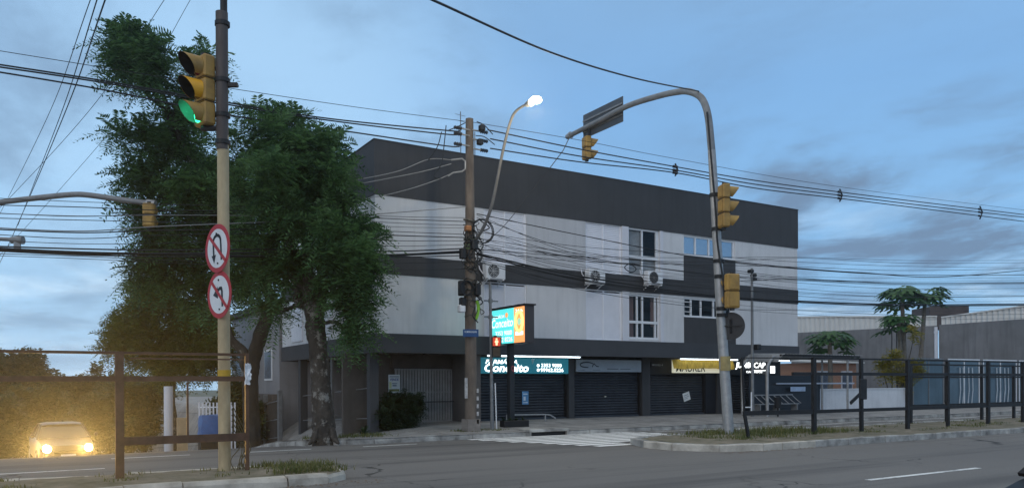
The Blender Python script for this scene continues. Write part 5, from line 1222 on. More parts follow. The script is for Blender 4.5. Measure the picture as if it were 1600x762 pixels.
# ------------------------------------------------------------------ cars
def car(loc, rz, lab, paint, lit):
    t = thing('parked_car' if not lit else 'car', loc, lab, 'car', rz=rz)
    # local: length along X (front at -X), width along Y, Z up
    prof = [(-2.1, .28, .80), (-2.15, .55, .84), (-2.05, .78, .86), (-1.2, .92, .87), (-.95, .95, .87), (1.35, .98, .87), (2.0, .96, .86), (2.12, .85, .84), (2.12, .45, .82), (2.0, .28, .80)]
    m = MB(); secs = [(-2.15, .30, .72, .58), (-2.05, .24, .80, .74), (-1.75, .22, .83, .80), (-1.1, .20, .86, .92), (-.9, .20, .86, .95), (0, .20, .87, .97), (1.3, .20, .87, .98), (1.85, .22, .85, .97), (2.08, .28, .82, .92), (2.15, .35, .76, .80)]
    vs = []; K = 12
    for (x, z0, hw, z1) in secs:
        ring_ = [(-hw * .9, z0), (-hw, z0 + .12), (-hw, (z0 + z1) / 2), (-hw * .985, z1 - .10), (-hw * .93, z1 - .02), (-hw * .5, z1 + .015), (hw * .5, z1 + .015), (hw * .93, z1 - .02), (hw * .985, z1 - .10), (hw, (z0 + z1) / 2), (hw, z0 + .12), (hw * .9, z0)]
        vs += [(x, y, z) for y, z in ring_]
    ns = len(secs); fs = [(i_ * K + k, (i_ + 1) * K + k, (i_ + 1) * K + (k + 1) % K, i_ * K + (k + 1) % K) for i_ in range(ns - 1) for k in range(K)] + [tuple(range(K)), tuple(range((ns - 1) * K, ns * K))[::-1]]
    m.add(vs, fs); m.build('body', paint, t, smooth=True, local=True)
    # cabin: glass house and roof
    g = [(-1.0, .78, .95), (-.2, .66, 1.40), (.95, .64, 1.42), (1.55, .74, .97)]
    m = MB(); vs = []
    for x, hw, z in g: vs += [(x, -hw, z), (x, hw, z)]
    low_ = [(-1.0, -.80, .93), (-1.0, .80, .93), (1.6, -.80, .95), (1.6, .80, .95)]
    m.add([(-1.0, -.80, .94), (-1.0, .80, .94), (-.22, .62, 1.40), (-.22, -.62, 1.40)], [(0, 1, 2, 3)])
    m.add([(1.6, -.78, .96), (1.6, .78, .96), (1.0, .60, 1.40), (1.0, -.60, 1.40)], [(3, 2, 1, 0)])
    for s_ in (-1, 1): m.add([(-1.0, s_ * .80, .94), (-.22, s_ * .62, 1.40), (1.0, s_ * .60, 1.40), (1.6, s_ * .78, .96)], [(0, 1, 2, 3) if s_ < 0 else (3, 2, 1, 0)])
    m.build('windows', mat('car_glass', (.02, .025, .03), .08, .1, spec=.8), t, local=True)
    m = MB(); vs = []
    for x, z in ((-.32, 1.385), (-.15, 1.43), (.35, 1.455), (.9, 1.43), (1.08, 1.385)): vs += [(x, -.645, z - .02), (x, -.4, z + .012), (x, .4, z + .012), (x, .645, z - .02)]
    m.add(vs, [(4 * i_ + k, 4 * i_ + 4 + k, 4 * i_ + 5 + k, 4 * i_ + 1 + k) for i_ in range(4) for k in range(3)])
    m.build('roof', paint, t, smooth=True, local=True)
    for s_ in (-1, 1):
        for a_, b_ in (((-1.02, s_ * .81, .94), (-.24, s_ * .635, 1.405)), ((.33, s_ * .80, .95), (.33, s_ * .625, 1.41)), ((1.62, s_ * .79, .96), (1.02, s_ * .615, 1.405))): MB().bar(a_, b_, .06, .03).build('pillar', paint, t, local=True)
    for x in (-1.3, 1.3):
        for s_ in (-1, 1):
            m = MB(); m.tube([(x, s_ * .66, .31), (x, s_ * .70, .31), (x, s_ * .84, .31), (x, s_ * .87, .31)], [.28, .31, .31, .28], 24); wh = m.build('wheel', BLK, t, smooth=True, local=True)
            m = MB(); m.tube([(x, s_ * .868, .31), (x, s_ * .885, .31)], [.19, .15], 16); m.build('rim', STEEL, wh, local=True)
    HL = mat('headlight_on', (1, .9, .6), .3, 0, emit=(1.0, .72, .24), estr=40.0) if lit else mat('headlight_off', (.5, .52, .55), .15, .1)
    for s_ in (-1, 1):
        m = MB(); m.tube([(-2.0, s_ * .62, .66), (-2.16, s_ * .61, .655), (-2.18, s_ * .61, .655)], [.13, .12, .06], 16); m.build('headlight', HL, t, smooth=True, local=True)
        m = MB(); m.bbox((2.05, s_ * .68 - .12, .72), (2.14, s_ * .68 + .10, .88), .02); m.build('tail_light', mat('tail_red', (.25, .012, .012), .3, .1), t, local=True)
        if lit: m = MB(); m.bbox((-.85, s_ * .98 - .10, .97), (-.72, s_ * .98 + .02, 1.10), .03); m.build('door_mirror', paint, t, local=True)
    m = MB(); m.bbox((-2.19, -.42, .48), (-2.05, .42, .60), .02); m.build('grille', BLKP, t, local=True)
    m = MB(); m.box((-2.2, -.22, .36), (-2.165, .22, .47)); m.build('number_plate', FRAMEW, t, local=True)
    return t
cp_ = pD(104, 700, 26.5); cz = float(gz(cp_[0], cp_[1]))
yaw = PI / 2 + math.radians(4)
car((cp_[0] - .1, cp_[1] + 2.1, cz - .02), yaw, 'oncoming car with both headlights glaring yellow, beyond the left fence', mat('car_grey_paint', (.05, .05, .055), .3, .1, 2, metal=.2), True)
for s_ in (-1, 1):
    l_ = bpy.data.lights.new('headlight_beam', 'SPOT'); l_.energy = 4800; l_.color = (1, .60, .17); l_.spot_size = math.radians(46); l_.spot_blend = .9; l_.shadow_soft_size = .1
    o = bpy.data.objects.new('headlight_beam', l_); COL.objects.link(o)
    o.location = (cp_[0] - .1 + s_ * .61, cp_[1] - .25, cz + .66); dv = Vector((.0, -1, .045)); o.rotation_euler = dv.to_track_quat('-Z', 'Y').to_euler()
car((7.5, 2.30, 0), 1e-5, 'dark car front end at the bottom right corner, nearest the camera', mat('car_dark_paint', (.010, .010, .012), .5, .1, 2, spec=.15), False)
# ------------------------------------------------------------------ trees
def fronds(blobs, n, L0, L1, pairs, leaf, droop=.35, inner=.25, seed=1):
    """feathery fronds scattered through ellipsoid clumps: blobs = (centre, rx, ry, rz, weight)"""
    r = np.random.default_rng(seed)
    # break each clump into uneven smaller ones
    sub = []
    for c_, ax_, ay_, az_, w_ in blobs:
        ns = 7
        sub.append((np.array(c_), ax_ * .55, ay_ * .55, az_ * .55, w_ * .25))
        for _ in range(ns):
            v = r.normal(size=3); v /= np.linalg.norm(v); q = r.uniform(.60, .92); k = r.uniform(.24, .42)
            sub.append((np.array(c_) + v * np.array((ax_, ay_, az_)) * q, ax_ * k, ay_ * k, az_ * k, w_ * k * k / .11 / ns * .75))
    blobs = sub
    wts = np.array([b_[4] for b_ in blobs], float); wts /= wts.sum()
    ros = 6; nt_ = max(1, n // ros); n = nt_ * ros
    idx = r.choice(len(blobs), nt_, p=wts)
    cen = np.array([b_[0] for b_ in blobs])[idx]; rad = np.array([b_[1:4] for b_ in blobs])[idx]
    u = r.normal(size=(nt_, 3)); u[:, 2] += .25; u /= np.linalg.norm(u, axis=1)[:, None]
    rr = np.where(r.random(nt_) < inner, r.random(nt_) ** .5 * .8, .75 + .25 * r.random(nt_))
    base = np.repeat(cen + u * rad * rr[:, None], ros, 0); u = np.repeat(u, ros, 0)
    d = u * .55 + r.normal(size=(n, 3)) * .62; d[:, 2] += .08; d /= np.linalg.norm(d, axis=1)[:, None]
    L_ = r.uniform(L0, L1, n)
    side = np.cross(d, np.array([0, 0, 1.]) + r.normal(size=(n, 3)) * .35); side /= np.linalg.norm(side, axis=1)[:, None] + 1e-9
    VV = []; 
    for k in range(pairs):
        t = (k + .6) / pairs; p = base + d * (L_ * t)[:, None]; p[:, 2] -= droop * L_ * t * t
        ll = leaf * (.55 + .9 * math.sin(PI * (t * .85 + .1))) * (L_ / L1) ** .5
        for s_ in (-1, 1):
            ax = side * s_ * .9 + d * .45; ax = ax + r.normal(size=(n, 3)) * .12; ax[:, 2] -= .12
            ax /= np.linalg.norm(ax, axis=1)[:, None]
            tip = p + ax * ll[:, None]; mid = p + ax * (ll * .5)[:, None]; wv = d * (L_ / pairs * .30)[:, None] + r.normal(size=(n, 3)) * .004
            VV.append(np.stack([p, mid - wv, tip, mid + wv], 1))
    V = np.concatenate(VV, 0).reshape(-1, 3); Q = np.arange(len(V)).reshape(-1, 4)
    return V, Q
def limb(m, a, b, r0, r1, wob=.2, n=7, seed=0):
    rs = random.Random(seed); a = np.array(a, float); b = np.array(b, float); pts = []
    for i_ in range(n + 1):
        t = i_ / n; w_ = wob * math.sin(PI * t); pts.append(a + (b - a) * t + np.array((rs.uniform(-w_, w_), rs.uniform(-w_, w_), rs.uniform(-w_, w_) * .5)))
    p = crom(pts, 3); m.tube(p, [r0 + (r1 - r0) * (i_ / (len(p) - 1)) ** .8 for i_ in range(len(p))], 9); return p
def bl(px, py, d, rx, ry, w=None, rd=None):
    w = w or rx * ry; rx = max(11, rx - 15); ry = max(10, ry - 12)
    c = pD(px, py, d); s_ = d / F; rd = rd or (rx + ry) / 2
    return (c, rx * s_ * .95, rd * s_, ry * s_, w or rx * ry)
# T1: the big trunk before the corner building
g1 = pZ(507, 687, .12)
b1 = [bl(462, 255, 22.5, 80, 75), bl(528, 300, 22, 44, 52), bl(400, 240, 23.5, 62, 68), bl(430, 330, 22, 90, 80), bl(530, 385, 21.5, 70, 60), bl(560, 420, 21.5, 42, 60, 3600), bl(555, 485, 21.5, 28, 50, 1600), bl(440, 420, 22.2, 62, 42), bl(395, 400, 23.5, 60, 70), bl(515, 445, 21.8, 36, 24, 900), bl(440, 195, 23, 48, 30), bl(500, 235, 22.5, 40, 40), bl(430, 485, 22.8, 26, 26, 500), bl(548, 520, 21.4, 15, 22, 350)]
t = thing('feathery_tree', (g1[0], g1[1], .1), 'big dark feathery tree with pale mottled trunk before the corner building', 'tree')
V, Q = fronds(b1, 4300, .50, 1.10, 12, .17, .42, .14, 3); fastmesh('crown', V, Q, LEAF, t)
m = MB(); tw = pD(487, 470, 22.3); 
trunk = crom([g1 - np.array((0, 0, .3)), g1 + np.array((0, 0, .15)), g1 + (tw - g1) * .25 + np.array((.02, 0, 0)), pD(499, 560, 22.3), tw], 6)
R_ = [.37, .33, .29, .27, .25]; m.tube(trunk, list(np.interp(np.linspace(0, 4, len(trunk)), range(5), R_)), 18); 
tk = m.build('trunk', BARK, t, smooth=True)
tex = bpy.data.textures.new('bark_lumps', 'CLOUDS'); tex.noise_scale = .22
md = tk.modifiers.new('sub', 'SUBSURF'); md.levels = 2; md.render_levels = 2; md = tk.modifiers.new('lumps', 'DISPLACE'); md.texture = tex; md.strength = .10; md.texture_coords = 'LOCAL'
m = MB()
for k, b_ in enumerate(b1): limb(m, tw - np.array((0, 0, .1 + .1 * (k % 3))), b_[0], .17 - .006 * k, .03, .25, 6, k)
m.build('limbs', BARK, t, smooth=True)
m = MB()
for k in range(4):
    a_ = k * 1.55 + .5; m.tube(crom([g1 + np.array((.28 * math.cos(a_), .28 * math.sin(a_), .35)), g1 + np.array((.40 * math.cos(a_), .40 * math.sin(a_), .06)), g1 + np.array((.58 * math.cos(a_), .55 * math.sin(a_), -.08))], 4), [.09, .10, .10, .10, .09, .08, .06, .05, .03], 8)
m.build('roots', BARK, t, smooth=True)
# T2: taller tree behind, spreading to the upper left
g2 = np.array((6.4, 27.2, float(gz(6.4, 27.2)) + .1))
b2 = [bl(215, 80, 25, 52, 55, 3800), bl(185, 60, 25, 28, 30, 800), bl(240, 118, 25.5, 26, 32, 700), bl(200, 112, 25, 24, 22, 500), bl(305, 120, 26.5, 30, 36, 1000), bl(325, 90, 27, 24, 25, 500), bl(285, 160, 26, 22, 26, 500), bl(190, 212, 25.5, 38, 17, 700), bl(250, 215, 26, 55, 32), bl(300, 220, 26.5, 60, 60), bl(238, 285, 26, 48, 42), bl(295, 320, 26, 64, 58), bl(350, 300, 27, 60, 80), bl(222, 345, 26, 32, 24, 600), bl(260, 390, 26.5, 60, 45), bl(340, 400, 27, 60, 60), bl(225, 415, 26.5, 36, 32, 1000), bl(375, 450, 27, 34, 36, 900), bl(300, 450, 27, 60, 40, 2000)]
t = thing('feathery_tree', tuple(g2), 'taller spreading dark feathery tree reaching to the upper left, behind the green signal', 'tree')
V, Q = fronds(b2, 4300, .55, 1.20, 12, .19, .42, .12, 5); fastmesh('crown', V, Q, LEAF, t)
m = MB(); tw2 = pD(425, 470, 26.8); f1 = pD(392, 585, 26.8)
tr = crom([g2 - np.array((0, 0, .4)), g2 + np.array((0, 0, .4)), f1, pD(405, 530, 26.8), tw2], 6); m.tube(tr, list(np.interp(np.linspace(0, 4, len(tr)), range(5), [.34, .29, .26, .24, .2])), 14)
tk = m.build('trunk', BARK2, t, smooth=True); md = tk.modifiers.new('sub', 'SUBSURF'); md.levels = 2; md.render_levels = 2; md = tk.modifiers.new('lumps', 'DISPLACE'); md.texture = tex; md.strength = .08; md.texture_coords = 'LOCAL'
m = MB(); hub = pD(340, 330, 26.5); limb(m, tw2, hub, .2, .13, .2, 6, 41); limb(m, f1, pD(345, 480, 26.8), .2, .1, .15, 6, 42); hub2 = pD(275, 200, 26); limb(m, hub, hub2, .14, .09, .2, 6, 43)
for k, b_ in enumerate(b2): limb(m, (hub2 if b_[0][2] > 8.5 else hub), b_[0], .085, .02, .25, 6, 50 + k)
m.build('limbs', BARK, t, smooth=True)
# T3: lighter green street tree further down the slope
b3 = [bl(240, 480, 38, 60, 36), bl(200, 510, 38, 46, 34), bl(285, 500, 39, 55, 45), bl(235, 540, 38, 70, 42), bl(320, 530, 39, 50, 50), bl(190, 545, 37.5, 36, 26, 700), bl(270, 570, 39, 80, 34), bl(225, 455, 38.5, 34, 24, 700), bl(350, 560, 39, 40, 40, 1200)]
c3 = pD(268, 560, 38.5); g3 = np.array((c3[0], c3[1], float(gz(c3[0], c3[1]))))
t = thing('street_tree', tuple(g3), 'rounder yellowish green street tree behind the left fence, below the dark crown', 'tree')
V, Q = fronds(b3, 4800, .55, 1.1, 9, .2, .3, .2, 8); fastmesh('crown', V, Q, LEAF2, t)
m = MB(); limb(m, g3 - np.array((0, 0, .3)), c3, .26, .18, .1, 6, 60)
tk = m.build('trunk', BARK, t, smooth=True); m = MB()
for k, b_ in enumerate(b3): limb(m, c3, b_[0], .1, .03, .2, 5, 70 + k)
m.build('limbs', BARK, t, smooth=True)
# trees along the far end of the cross street
def simple_tree(px, base_d, top, hw, lab, seed, n=2200, mat_=LEAFD, low=None):
    c = pD(px, 600, base_d); g = np.array((c[0], c[1], float(gz(c[0], c[1])))); r = random.Random(seed)
    s_ = base_d / F; zt_ = pD(px, top, base_d)[2]; zb_ = max(g[2] + .8, pD(px, low, base_d)[2] if low else g[2] + (zt_ - g[2]) * .3); H_ = zt_ - zb_; W_ = hw * s_
    bs = []
    for k in range(9):
        a_ = r.uniform(0, 2 * PI); q = r.uniform(.2, .75); z = zb_ + H_ * r.uniform(.2, .85); rr = W_ * r.uniform(.32, .55) * (1 - .35 * abs((z - zb_) / H_ - .45))
        bs.append((np.array((g[0] + W_ * q * math.cos(a_), g[1] + W_ * q * math.sin(a_), z)), rr, rr, min(rr * .85, H_ * .35), rr * rr))
    bs.append((np.array((g[0], g[1], zt_ - H_ * .25)), W_ * .4, W_ * .4, H_ * .25, W_ * W_ * .16))
    t = thing('background_tree', tuple(g), lab, 'tree', 'dark trees at the bottom of the side street')
    V, Q = fronds(bs, n, .5 * base_d / 50, 1.0 * base_d / 50, 4, .30 * base_d / 50, .25, .3, seed); fastmesh('crown', V, Q, mat_, t)
    m = MB(); limb(m, g - np.array((0, 0, .3)), (g[0], g[1], zb_ + H_ * .5), .25, .08, .15, 5, seed); m.build('trunk', BARK, t, smooth=True)
simple_tree(40, 62, 543, 62, 'far tree with rounded top standing above the fence rail at the left edge', 21)
simple_tree(86, 70, 590, 40, 'low far tree behind the oncoming car, right of the rounded one', 22)
simple_tree(130, 74, 603, 50, 'low far tree behind the left fence, between the taller bushes', 23)
simple_tree(150, 66, 583, 26, 'narrow far tree just left of the thick fence post', 24)
simple_tree(188, 60, 575, 34, 'far tree behind the thick rusty fence post', 25)
simple_tree(-30, 60, 560, 60, 'far tree cut off by the left edge of the photo', 26)
simple_tree(60, 52, 610, 60, 'dark bush low behind the car on the sloping street', 27)
simple_tree(0, 45, 618, 50, 'dark bush at the left edge near the sloping street', 28)
simple_tree(170, 48, 612, 50, 'dark bush behind the thick fence post, right of the car', 29)
simple_tree(225, 46, 592, 50, 'dense bush under the yellowish street tree', 30)
simple_tree(370, 36, 600, 34, 'dark bush behind the beige signal pole', 31, low=680)
hz = []
for k in range(16): hz.append((np.array((-160 + 22 * k, 165 + 10 * math.sin(k * 1.7), -4 + 2 * math.sin(k))), 17, 10, 7, 1))
V, Q = fronds(hz, 5000, 1.2, 2.6, 4, .8, .2, .2, 77); o = fastmesh('distant_woods', V, Q, LEAFD); o['kind'] = 'stuff'

# far houses and street clutter beyond the left fence
t = thing('far_house', (*pD(118, 600, 95)[:2], -6), 'pale far house peeking above the dark bushes down the side street', 'house')
c = pD(118, 600, 95); MB().box((c[0] - 6, c[1], -6.6), (c[0] + 4, c[1] + 8, 1.2)).build('wall', WHITEW, t); m = MB(); m.prism([(c[0] - 6.4, c[1] - .4, 1.2), (c[0] + 4.4, c[1] - .4, 1.2), (c[0] - 1, c[1] - .4, 2.6)], (0, 8.8, 0)); m.build('roof', mat('roof_tile', (.20, .10, .075), .85, .3, 3), t)
def gp(px, d): p = pD(px, 600, d); return np.array((p[0], p[1], float(gz(p[0], p[1]))))
g = gp(263, 33); m = MB(); m.tube([g - ZV * .2, (g[0], g[1], pD(263, 603, 33)[2])], .18, 12); o = m.build('white_post', WHITEB, smooth=True); tag(o, 'thick white round post under the trees behind the left fence', 'post')
g = gp(285, 33); m = MB(); m.box((g[0] - .2, g[1], g[2] - .2), (g[0] + .2, g[1] + .25, pD(285, 652, 33)[2])); o = m.build('tan_pillar', mat('tan_paint', (.50, .36, .22), .8, .2, 3)); tag(o, 'short tan pillar right of the thick white post', 'pillar')
g = gp(333, 34); t = thing('picket_gate', tuple(g), 'pale picket gate behind the beige signal pole', 'gate'); m = MB(); zt_ = pD(333, 628, 34)[2]
for k in range(11): m.box((g[0] - .6 + .13 * k, g[1] - .08 * k, g[2]), (g[0] - .54 + .13 * k, g[1] + .03 - .08 * k, zt_))
m.build('pickets', SHUT, t); m = MB()
for z in (g[2] + .4, zt_ - .2): m.bar((g[0] - .6, g[1] + .06, z), (g[0] + .75, g[1] - .75, z), .05)
m.build('rail', SHUT, t)
c = pD(328, 663, 30); t = thing('blue_container', (c[0], c[1], float(gz(c[0], c[1]))), 'blue tarpaulin covered bin behind the beige signal pole', 'bin')
m = MB(); vs = []; 
for i_ in range(9):
    for k in range(16):
        a_ = 2 * PI * k / 16; rr = .42 * (1 - .12 * (i_ / 8) ** 3) * (1 + .05 * math.sin(3 * a_ + i_)); sq = 1 / max(abs(math.cos(a_)), abs(math.sin(a_))) ** .6
        vs.append((c[0] + rr * sq * math.cos(a_), c[1] + rr * sq * math.sin(a_), c[2] - .42 + .78 * i_ / 8 + .03 * math.sin(2 * a_)))
m.add(vs, [(i_ * 16 + k, i_ * 16 + (k + 1) % 16, (i_ + 1) * 16 + (k + 1) % 16, (i_ + 1) * 16 + k) for i_ in range(8) for k in range(16)] + [tuple(range(128, 144)), tuple(range(15, -1, -1))]); m.build('tarpaulin', mat('blue_tarp', (.05, .14, .36), .5, .2, 4), t, smooth=True)
m = MB(); m.box((c[0] - .38, c[1] - .3, float(gz(c[0], c[1]))), (c[0] + .38, c[1] + .3, c[2] - .40)); m.build('bin_body', BLKP, t)

# shrubs by the garage
def fan_plant(c, n, L0, L1, lab, name, m_, seed, w_=.05):
    r = random.Random(seed); t = thing(name, tuple(c), lab, 'plant'); mb = MB()
    for k in range(n):
        a_ = r.uniform(0, 2 * PI); el = r.uniform(.25, 1.35); Ln = r.uniform(L0, L1); d = np.array((math.cos(a_) * math.cos(el), math.sin(a_) * math.cos(el), math.sin(el))); sd_ = np.array((-math.sin(a_), math.cos(a_), 0))
        pts = []; 
        for i_ in range(6): u = i_ / 5; p = np.array(c) + d * Ln * u - ZV * .35 * Ln * u * u; w2 = w_ * math.sin(PI * (u * .85 + .12)); pts += [p - sd_ * w2, p + sd_ * w2]
        mb.add(pts, [(2 * i_, 2 * i_ + 1, 2 * i_ + 3, 2 * i_ + 2) for i_ in range(5)])
    mb.build('fronds', m_, t); return t
p = pY(628, 668, 25.6)
bs = [(np.array((p[0] + dx, 25.7 + dy, .65 + dz)), .5, .45, .5, 1) for dx, dy, dz in ((-.5, 0, .1), (.1, .1, .25), (.55, 0, 0), (-.1, -.1, -.2), (.3, 0, .05))]
t = thing('garage_shrub', (p[0], 25.7, .1), 'dark bushy shrub beside the picket gate in the garage bay', 'shrub'); V, Q = fronds(bs, 1500, .18, .38, 6, .10, .3, .3, 91); fastmesh('foliage', V, Q, LEAF4, t)
m = MB()
for k in range(4): limb(m, (p[0] + .1 * k - .15, 25.7, .05), (p[0] + .35 * k - .5, 25.7, .8), .03, .012, .05, 5, 95 + k)
m.build('stem', BARK, t)
p = pY(600, 670, 25.9); fan_plant((p[0], 25.9, .1), 60, .7, 1.35, 'spiky fan palm beside the corner column', 'fan_palm', LEAF4, 92, .07)
p = pY(545, 690, 23.6); fan_plant((9.3, 24.4, .0), 70, .25, .6, 'small tuft of long leaves at the foot of the corner column', 'strap_plant', LEAF4, 93, .03)
for k, x in enumerate((-.55, -.2, .15, .5)): fan_plant((TX + .12 + x * .75, YPL - .28, .40), 16, .12, .28, 'small green plant in the dark planter under the lit sign', 'planter_plant', LEAF4, 100 + k, .03)['group'] = 'plants in the dark planter'

# papaya plants behind the low wall
def papaya(top, base_xy, R_, lab, seed, nl=24, trunk=True):
    r = random.Random(seed); top = np.array(top); b0 = np.array((*base_xy, 0.0)); t = thing('papaya_plant', tuple(b0), lab, 'plant')
    m = MB(); m.tube(crom([b0, b0 + (top - b0) * .5 + np.array((.08, 0, 0)), top], 6), list(np.linspace(.17, .10, 13)), 10); m.build('trunk', mat('papaya_bark', (.19, .165, .135), .9, .3, 6, .3, 20), t, smooth=True)
    mb = MB(); st_ = MB()
    for k in range(nl):
        a_ = k * 2.4 + r.uniform(-.3, .3); el = r.uniform(-.35, .75); Ln = R_ * r.uniform(.55, 1.0); d = np.array((math.cos(a_) * math.cos(el), math.sin(a_) * math.cos(el), math.sin(el)))
        s0 = top - ZV * r.uniform(0, .35); e = s0 + d * Ln - ZV * .12 * Ln; st_.tube(crom([s0, s0 + d * Ln * .5 + ZV * .04, e], 3), .016, 4, False)
        h = np.array((d[0], d[1], -.35)); h /= np.linalg.norm(h); sv = np.cross(h, ZV); sv /= np.linalg.norm(sv); S_ = R_ * r.uniform(.60, .82)
        up_ = np.cross(sv, h)
        for q in range(7):
            b_ = (q - 3) * .62; ld = h * math.cos(b_) + sv * math.sin(b_); ls = -h * math.sin(b_) + sv * math.cos(b_); LL = S_ * (1 - .07 * abs(q - 3)); 
            P = lambda u, v, z=0: e + ld * LL * u + ls * LL * v - ZV * (.22 * LL * u * u) + up_ * z
            mb.add([P(0, 0), P(.35, -.10), P(.5, -.19), P(.62, -.09), P(.78, -.15), P(1, 0), P(.78, .15), P(.62, .09), P(.5, .19), P(.35, .10)], [(0, 1, 8, 9), (1, 2, 8), (2, 3, 7, 8), (3, 4, 6, 7), (4, 5, 6)])
    st_.build('leaf_stalks', LEAF3, t); mb.build('leaves', LEAF3, t); return t
papaya(pD(1296, 528, 45), pD(1296, 600, 45)[:2], 1.15, 'low papaya plant with round leafy crown nearest the corner building', 1)
papaya(pD(1409, 458, 46), pD(1414, 600, 46)[:2], 1.15, 'tall papaya plant, left one of the pair before the concrete wall', 2, 26)
papaya(pD(1446, 460, 46.5), pD(1430, 600, 46.5)[:2], 1.05, 'tall leaning papaya plant, right one of the pair before the concrete wall', 3, 24)
papaya(pD(1404, 498, 45.5), pD(1408, 600, 45.5)[:2], 1.0, 'shorter papaya plant with drooping crown below the tall pair', 4, 22)
bs = [(pD(px, py, 43), rx, rx, rx * .9, rx * rx) for px, py, rx in ((1388, 570, .55), (1380, 585, .5), (1420, 580, .6), (1428, 520, .35), (1410, 592, .6), (1400, 556, .4))]
t = thing('yellowed_bush', (*pD(1402, 600, 43)[:2], 0), 'bush with yellow and green leaves at the foot of the tall papaya plants', 'bush'); V, Q = fronds(bs, 520, .25, .5, 4, .2, .3, .3, 55); fastmesh('foliage', V, Q, LEAFY, t)
m = MB()
for k, b_ in enumerate(bs): limb(m, (*pD(1402, 600, 43)[:2], 0), b_[0], .05, .015, .1, 5, 120 + k)
m.build('stem', BARK, t)
g = pY(1394, 640, 26.5); m = MB(); m.tube([(g[0], 26.5, 0), (g[0], 26.5, pY(1394, 508, 26.5)[2])], .03, 6); m.tube([(g[0] + .45, 26.5, 0), (g[0] + .45, 26.5, pY(1400, 520, 26.5)[2])], .03, 6); tag(m.build('yard_pole', FBLK), 'thin dark double pole in the yard before the papaya plants', 'pole')

# ------------------------------------------------------------------ overhead wires
WY = UY - .1
WN = [0]
def wire(pts, r, lab, group, m=CABLE, cat='cable', k=10):
    mb = MB(); mb.tube(crom(pts, k), r, 5, False); o = mb.build('overhead_cable', m, smooth=True); tag(o, lab, cat, group); WN[0] += 1; return o
def wy(px_pts, r, lab, group, y=None, m=CABLE, sub=True):
    return wire([pY(a, b, WY if y is None else y) for a, b in px_pts], r, lab, group, m)
# primary lines to the right with spacers
PR = [[(762, 203), (905, 233), (1055, 260.5), (1180, 282), (1312, 300), (1450, 317), (1640, 340)],
      [(766, 217), (905, 244), (1055, 266), (1180, 288), (1312, 305), (1450, 322), (1640, 344)],
      [(766, 232), (905, 253), (1055, 270), (1180, 294), (1312, 310), (1450, 327), (1640, 351)]]
for P, w_ in zip(PR, ('uppermost', 'middle', 'lowest')): wy(P, .022, f'{w_} of the three spaced power lines running right above the roof', 'primary power lines to the right')
wy([(738, 191), (905, 219), (1055, 248), (1312, 292), (1640, 333)], .009, 'thin wire above the three spaced power lines at right', 'primary power lines to the right')
for px in (1055, 1312, 1531):
    ys_ = [np.interp(px, [a for a, b in P], [b for a, b in P]) for P in PR]; t = thing('line_spacer', tuple(pY(px, ys_[2] + 2, WY)), {1055: 'dark cable spacer nearest the long signal arm', 1312: 'dark cable spacer in the open sky, middle of three', 1531: 'dark cable spacer nearest the right edge of the photo'}[px], 'cable spacer', 'spacers on the power lines')
    m = MB(); a = pY(px, ys_[0] - 5, WY); b = pY(px, ys_[2] + 5, WY); c = pY(px + 4, ys_[1], WY); m.bar(a, c, .06, .03); m.bar(c, b, .06, .03); m.build('bracket', BLKP, t)
    m = MB()
    for P, yy in zip(PR, ys_): q = pY(px, yy, WY); m.tube([q - np.array((.10, 0, 0)), q + np.array((.10, 0, 0))], .055, 8)
    m.build('clip', INS, t)
LG = 'power lines from the utility pole to the upper left'
wy([(730, 190), (560, 168), (365, 139), (200, 112), (-60, 70)], .009, 'thin uppermost wire from the pole top to the upper left', LG)
wy([(718, 204), (700, 204), (520, 186), (365, 162), (160, 126), (-60, 92)], .022, 'upper thick power line from the pole to the upper left', LG)
wy([(718, 210), (690, 209), (520, 189), (365, 165), (160, 129), (-60, 96)], .022, 'middle thick power line from the pole to the upper left', LG)
wy([(718, 229), (690, 227), (520, 202), (365, 181), (160, 140), (-60, 103)], .022, 'lower thick power line from the pole to the upper left', LG)
# jumpers by the pole top
for P, lab in (([(690, 206), (683, 230), (668, 252)], 'left one of the looping jumper wires beside the pole top'), ([(697, 196), (694, 225), (690, 255), (678, 275), (688, 279)], 'long looping jumper wire with a tail beside the pole top'), ([(700, 204), (715, 198), (727, 192)], 'short jumper curving up to the pole top'), ([(770, 210), (757, 196), (745, 190)], 'short jumper on the right side of the pole top'), ([(773, 226), (757, 214), (744, 212)], 'second short jumper on the right side of the pole top')):
    wy(P, .016, lab, 'jumper wires at the pole top', WY - .2)
# service drops
SG = 'service drops crossing the charcoal parapet'
for P, w_, mm in (([(708, 250), (670, 249), (620, 268), (545, 283), (440, 300)], 'upper', CABLEG), ([(705, 256), (660, 268), (600, 280), (540, 291), (440, 308)], 'middle', CABLEG), ([(708, 270), (680, 282), (630, 298), (568, 311), (430, 330)], 'lower', CABLEG)): wy(P, .013, f'{w_} pale service cable crossing the charcoal parapet toward the tree', SG, WY - .1, mm)
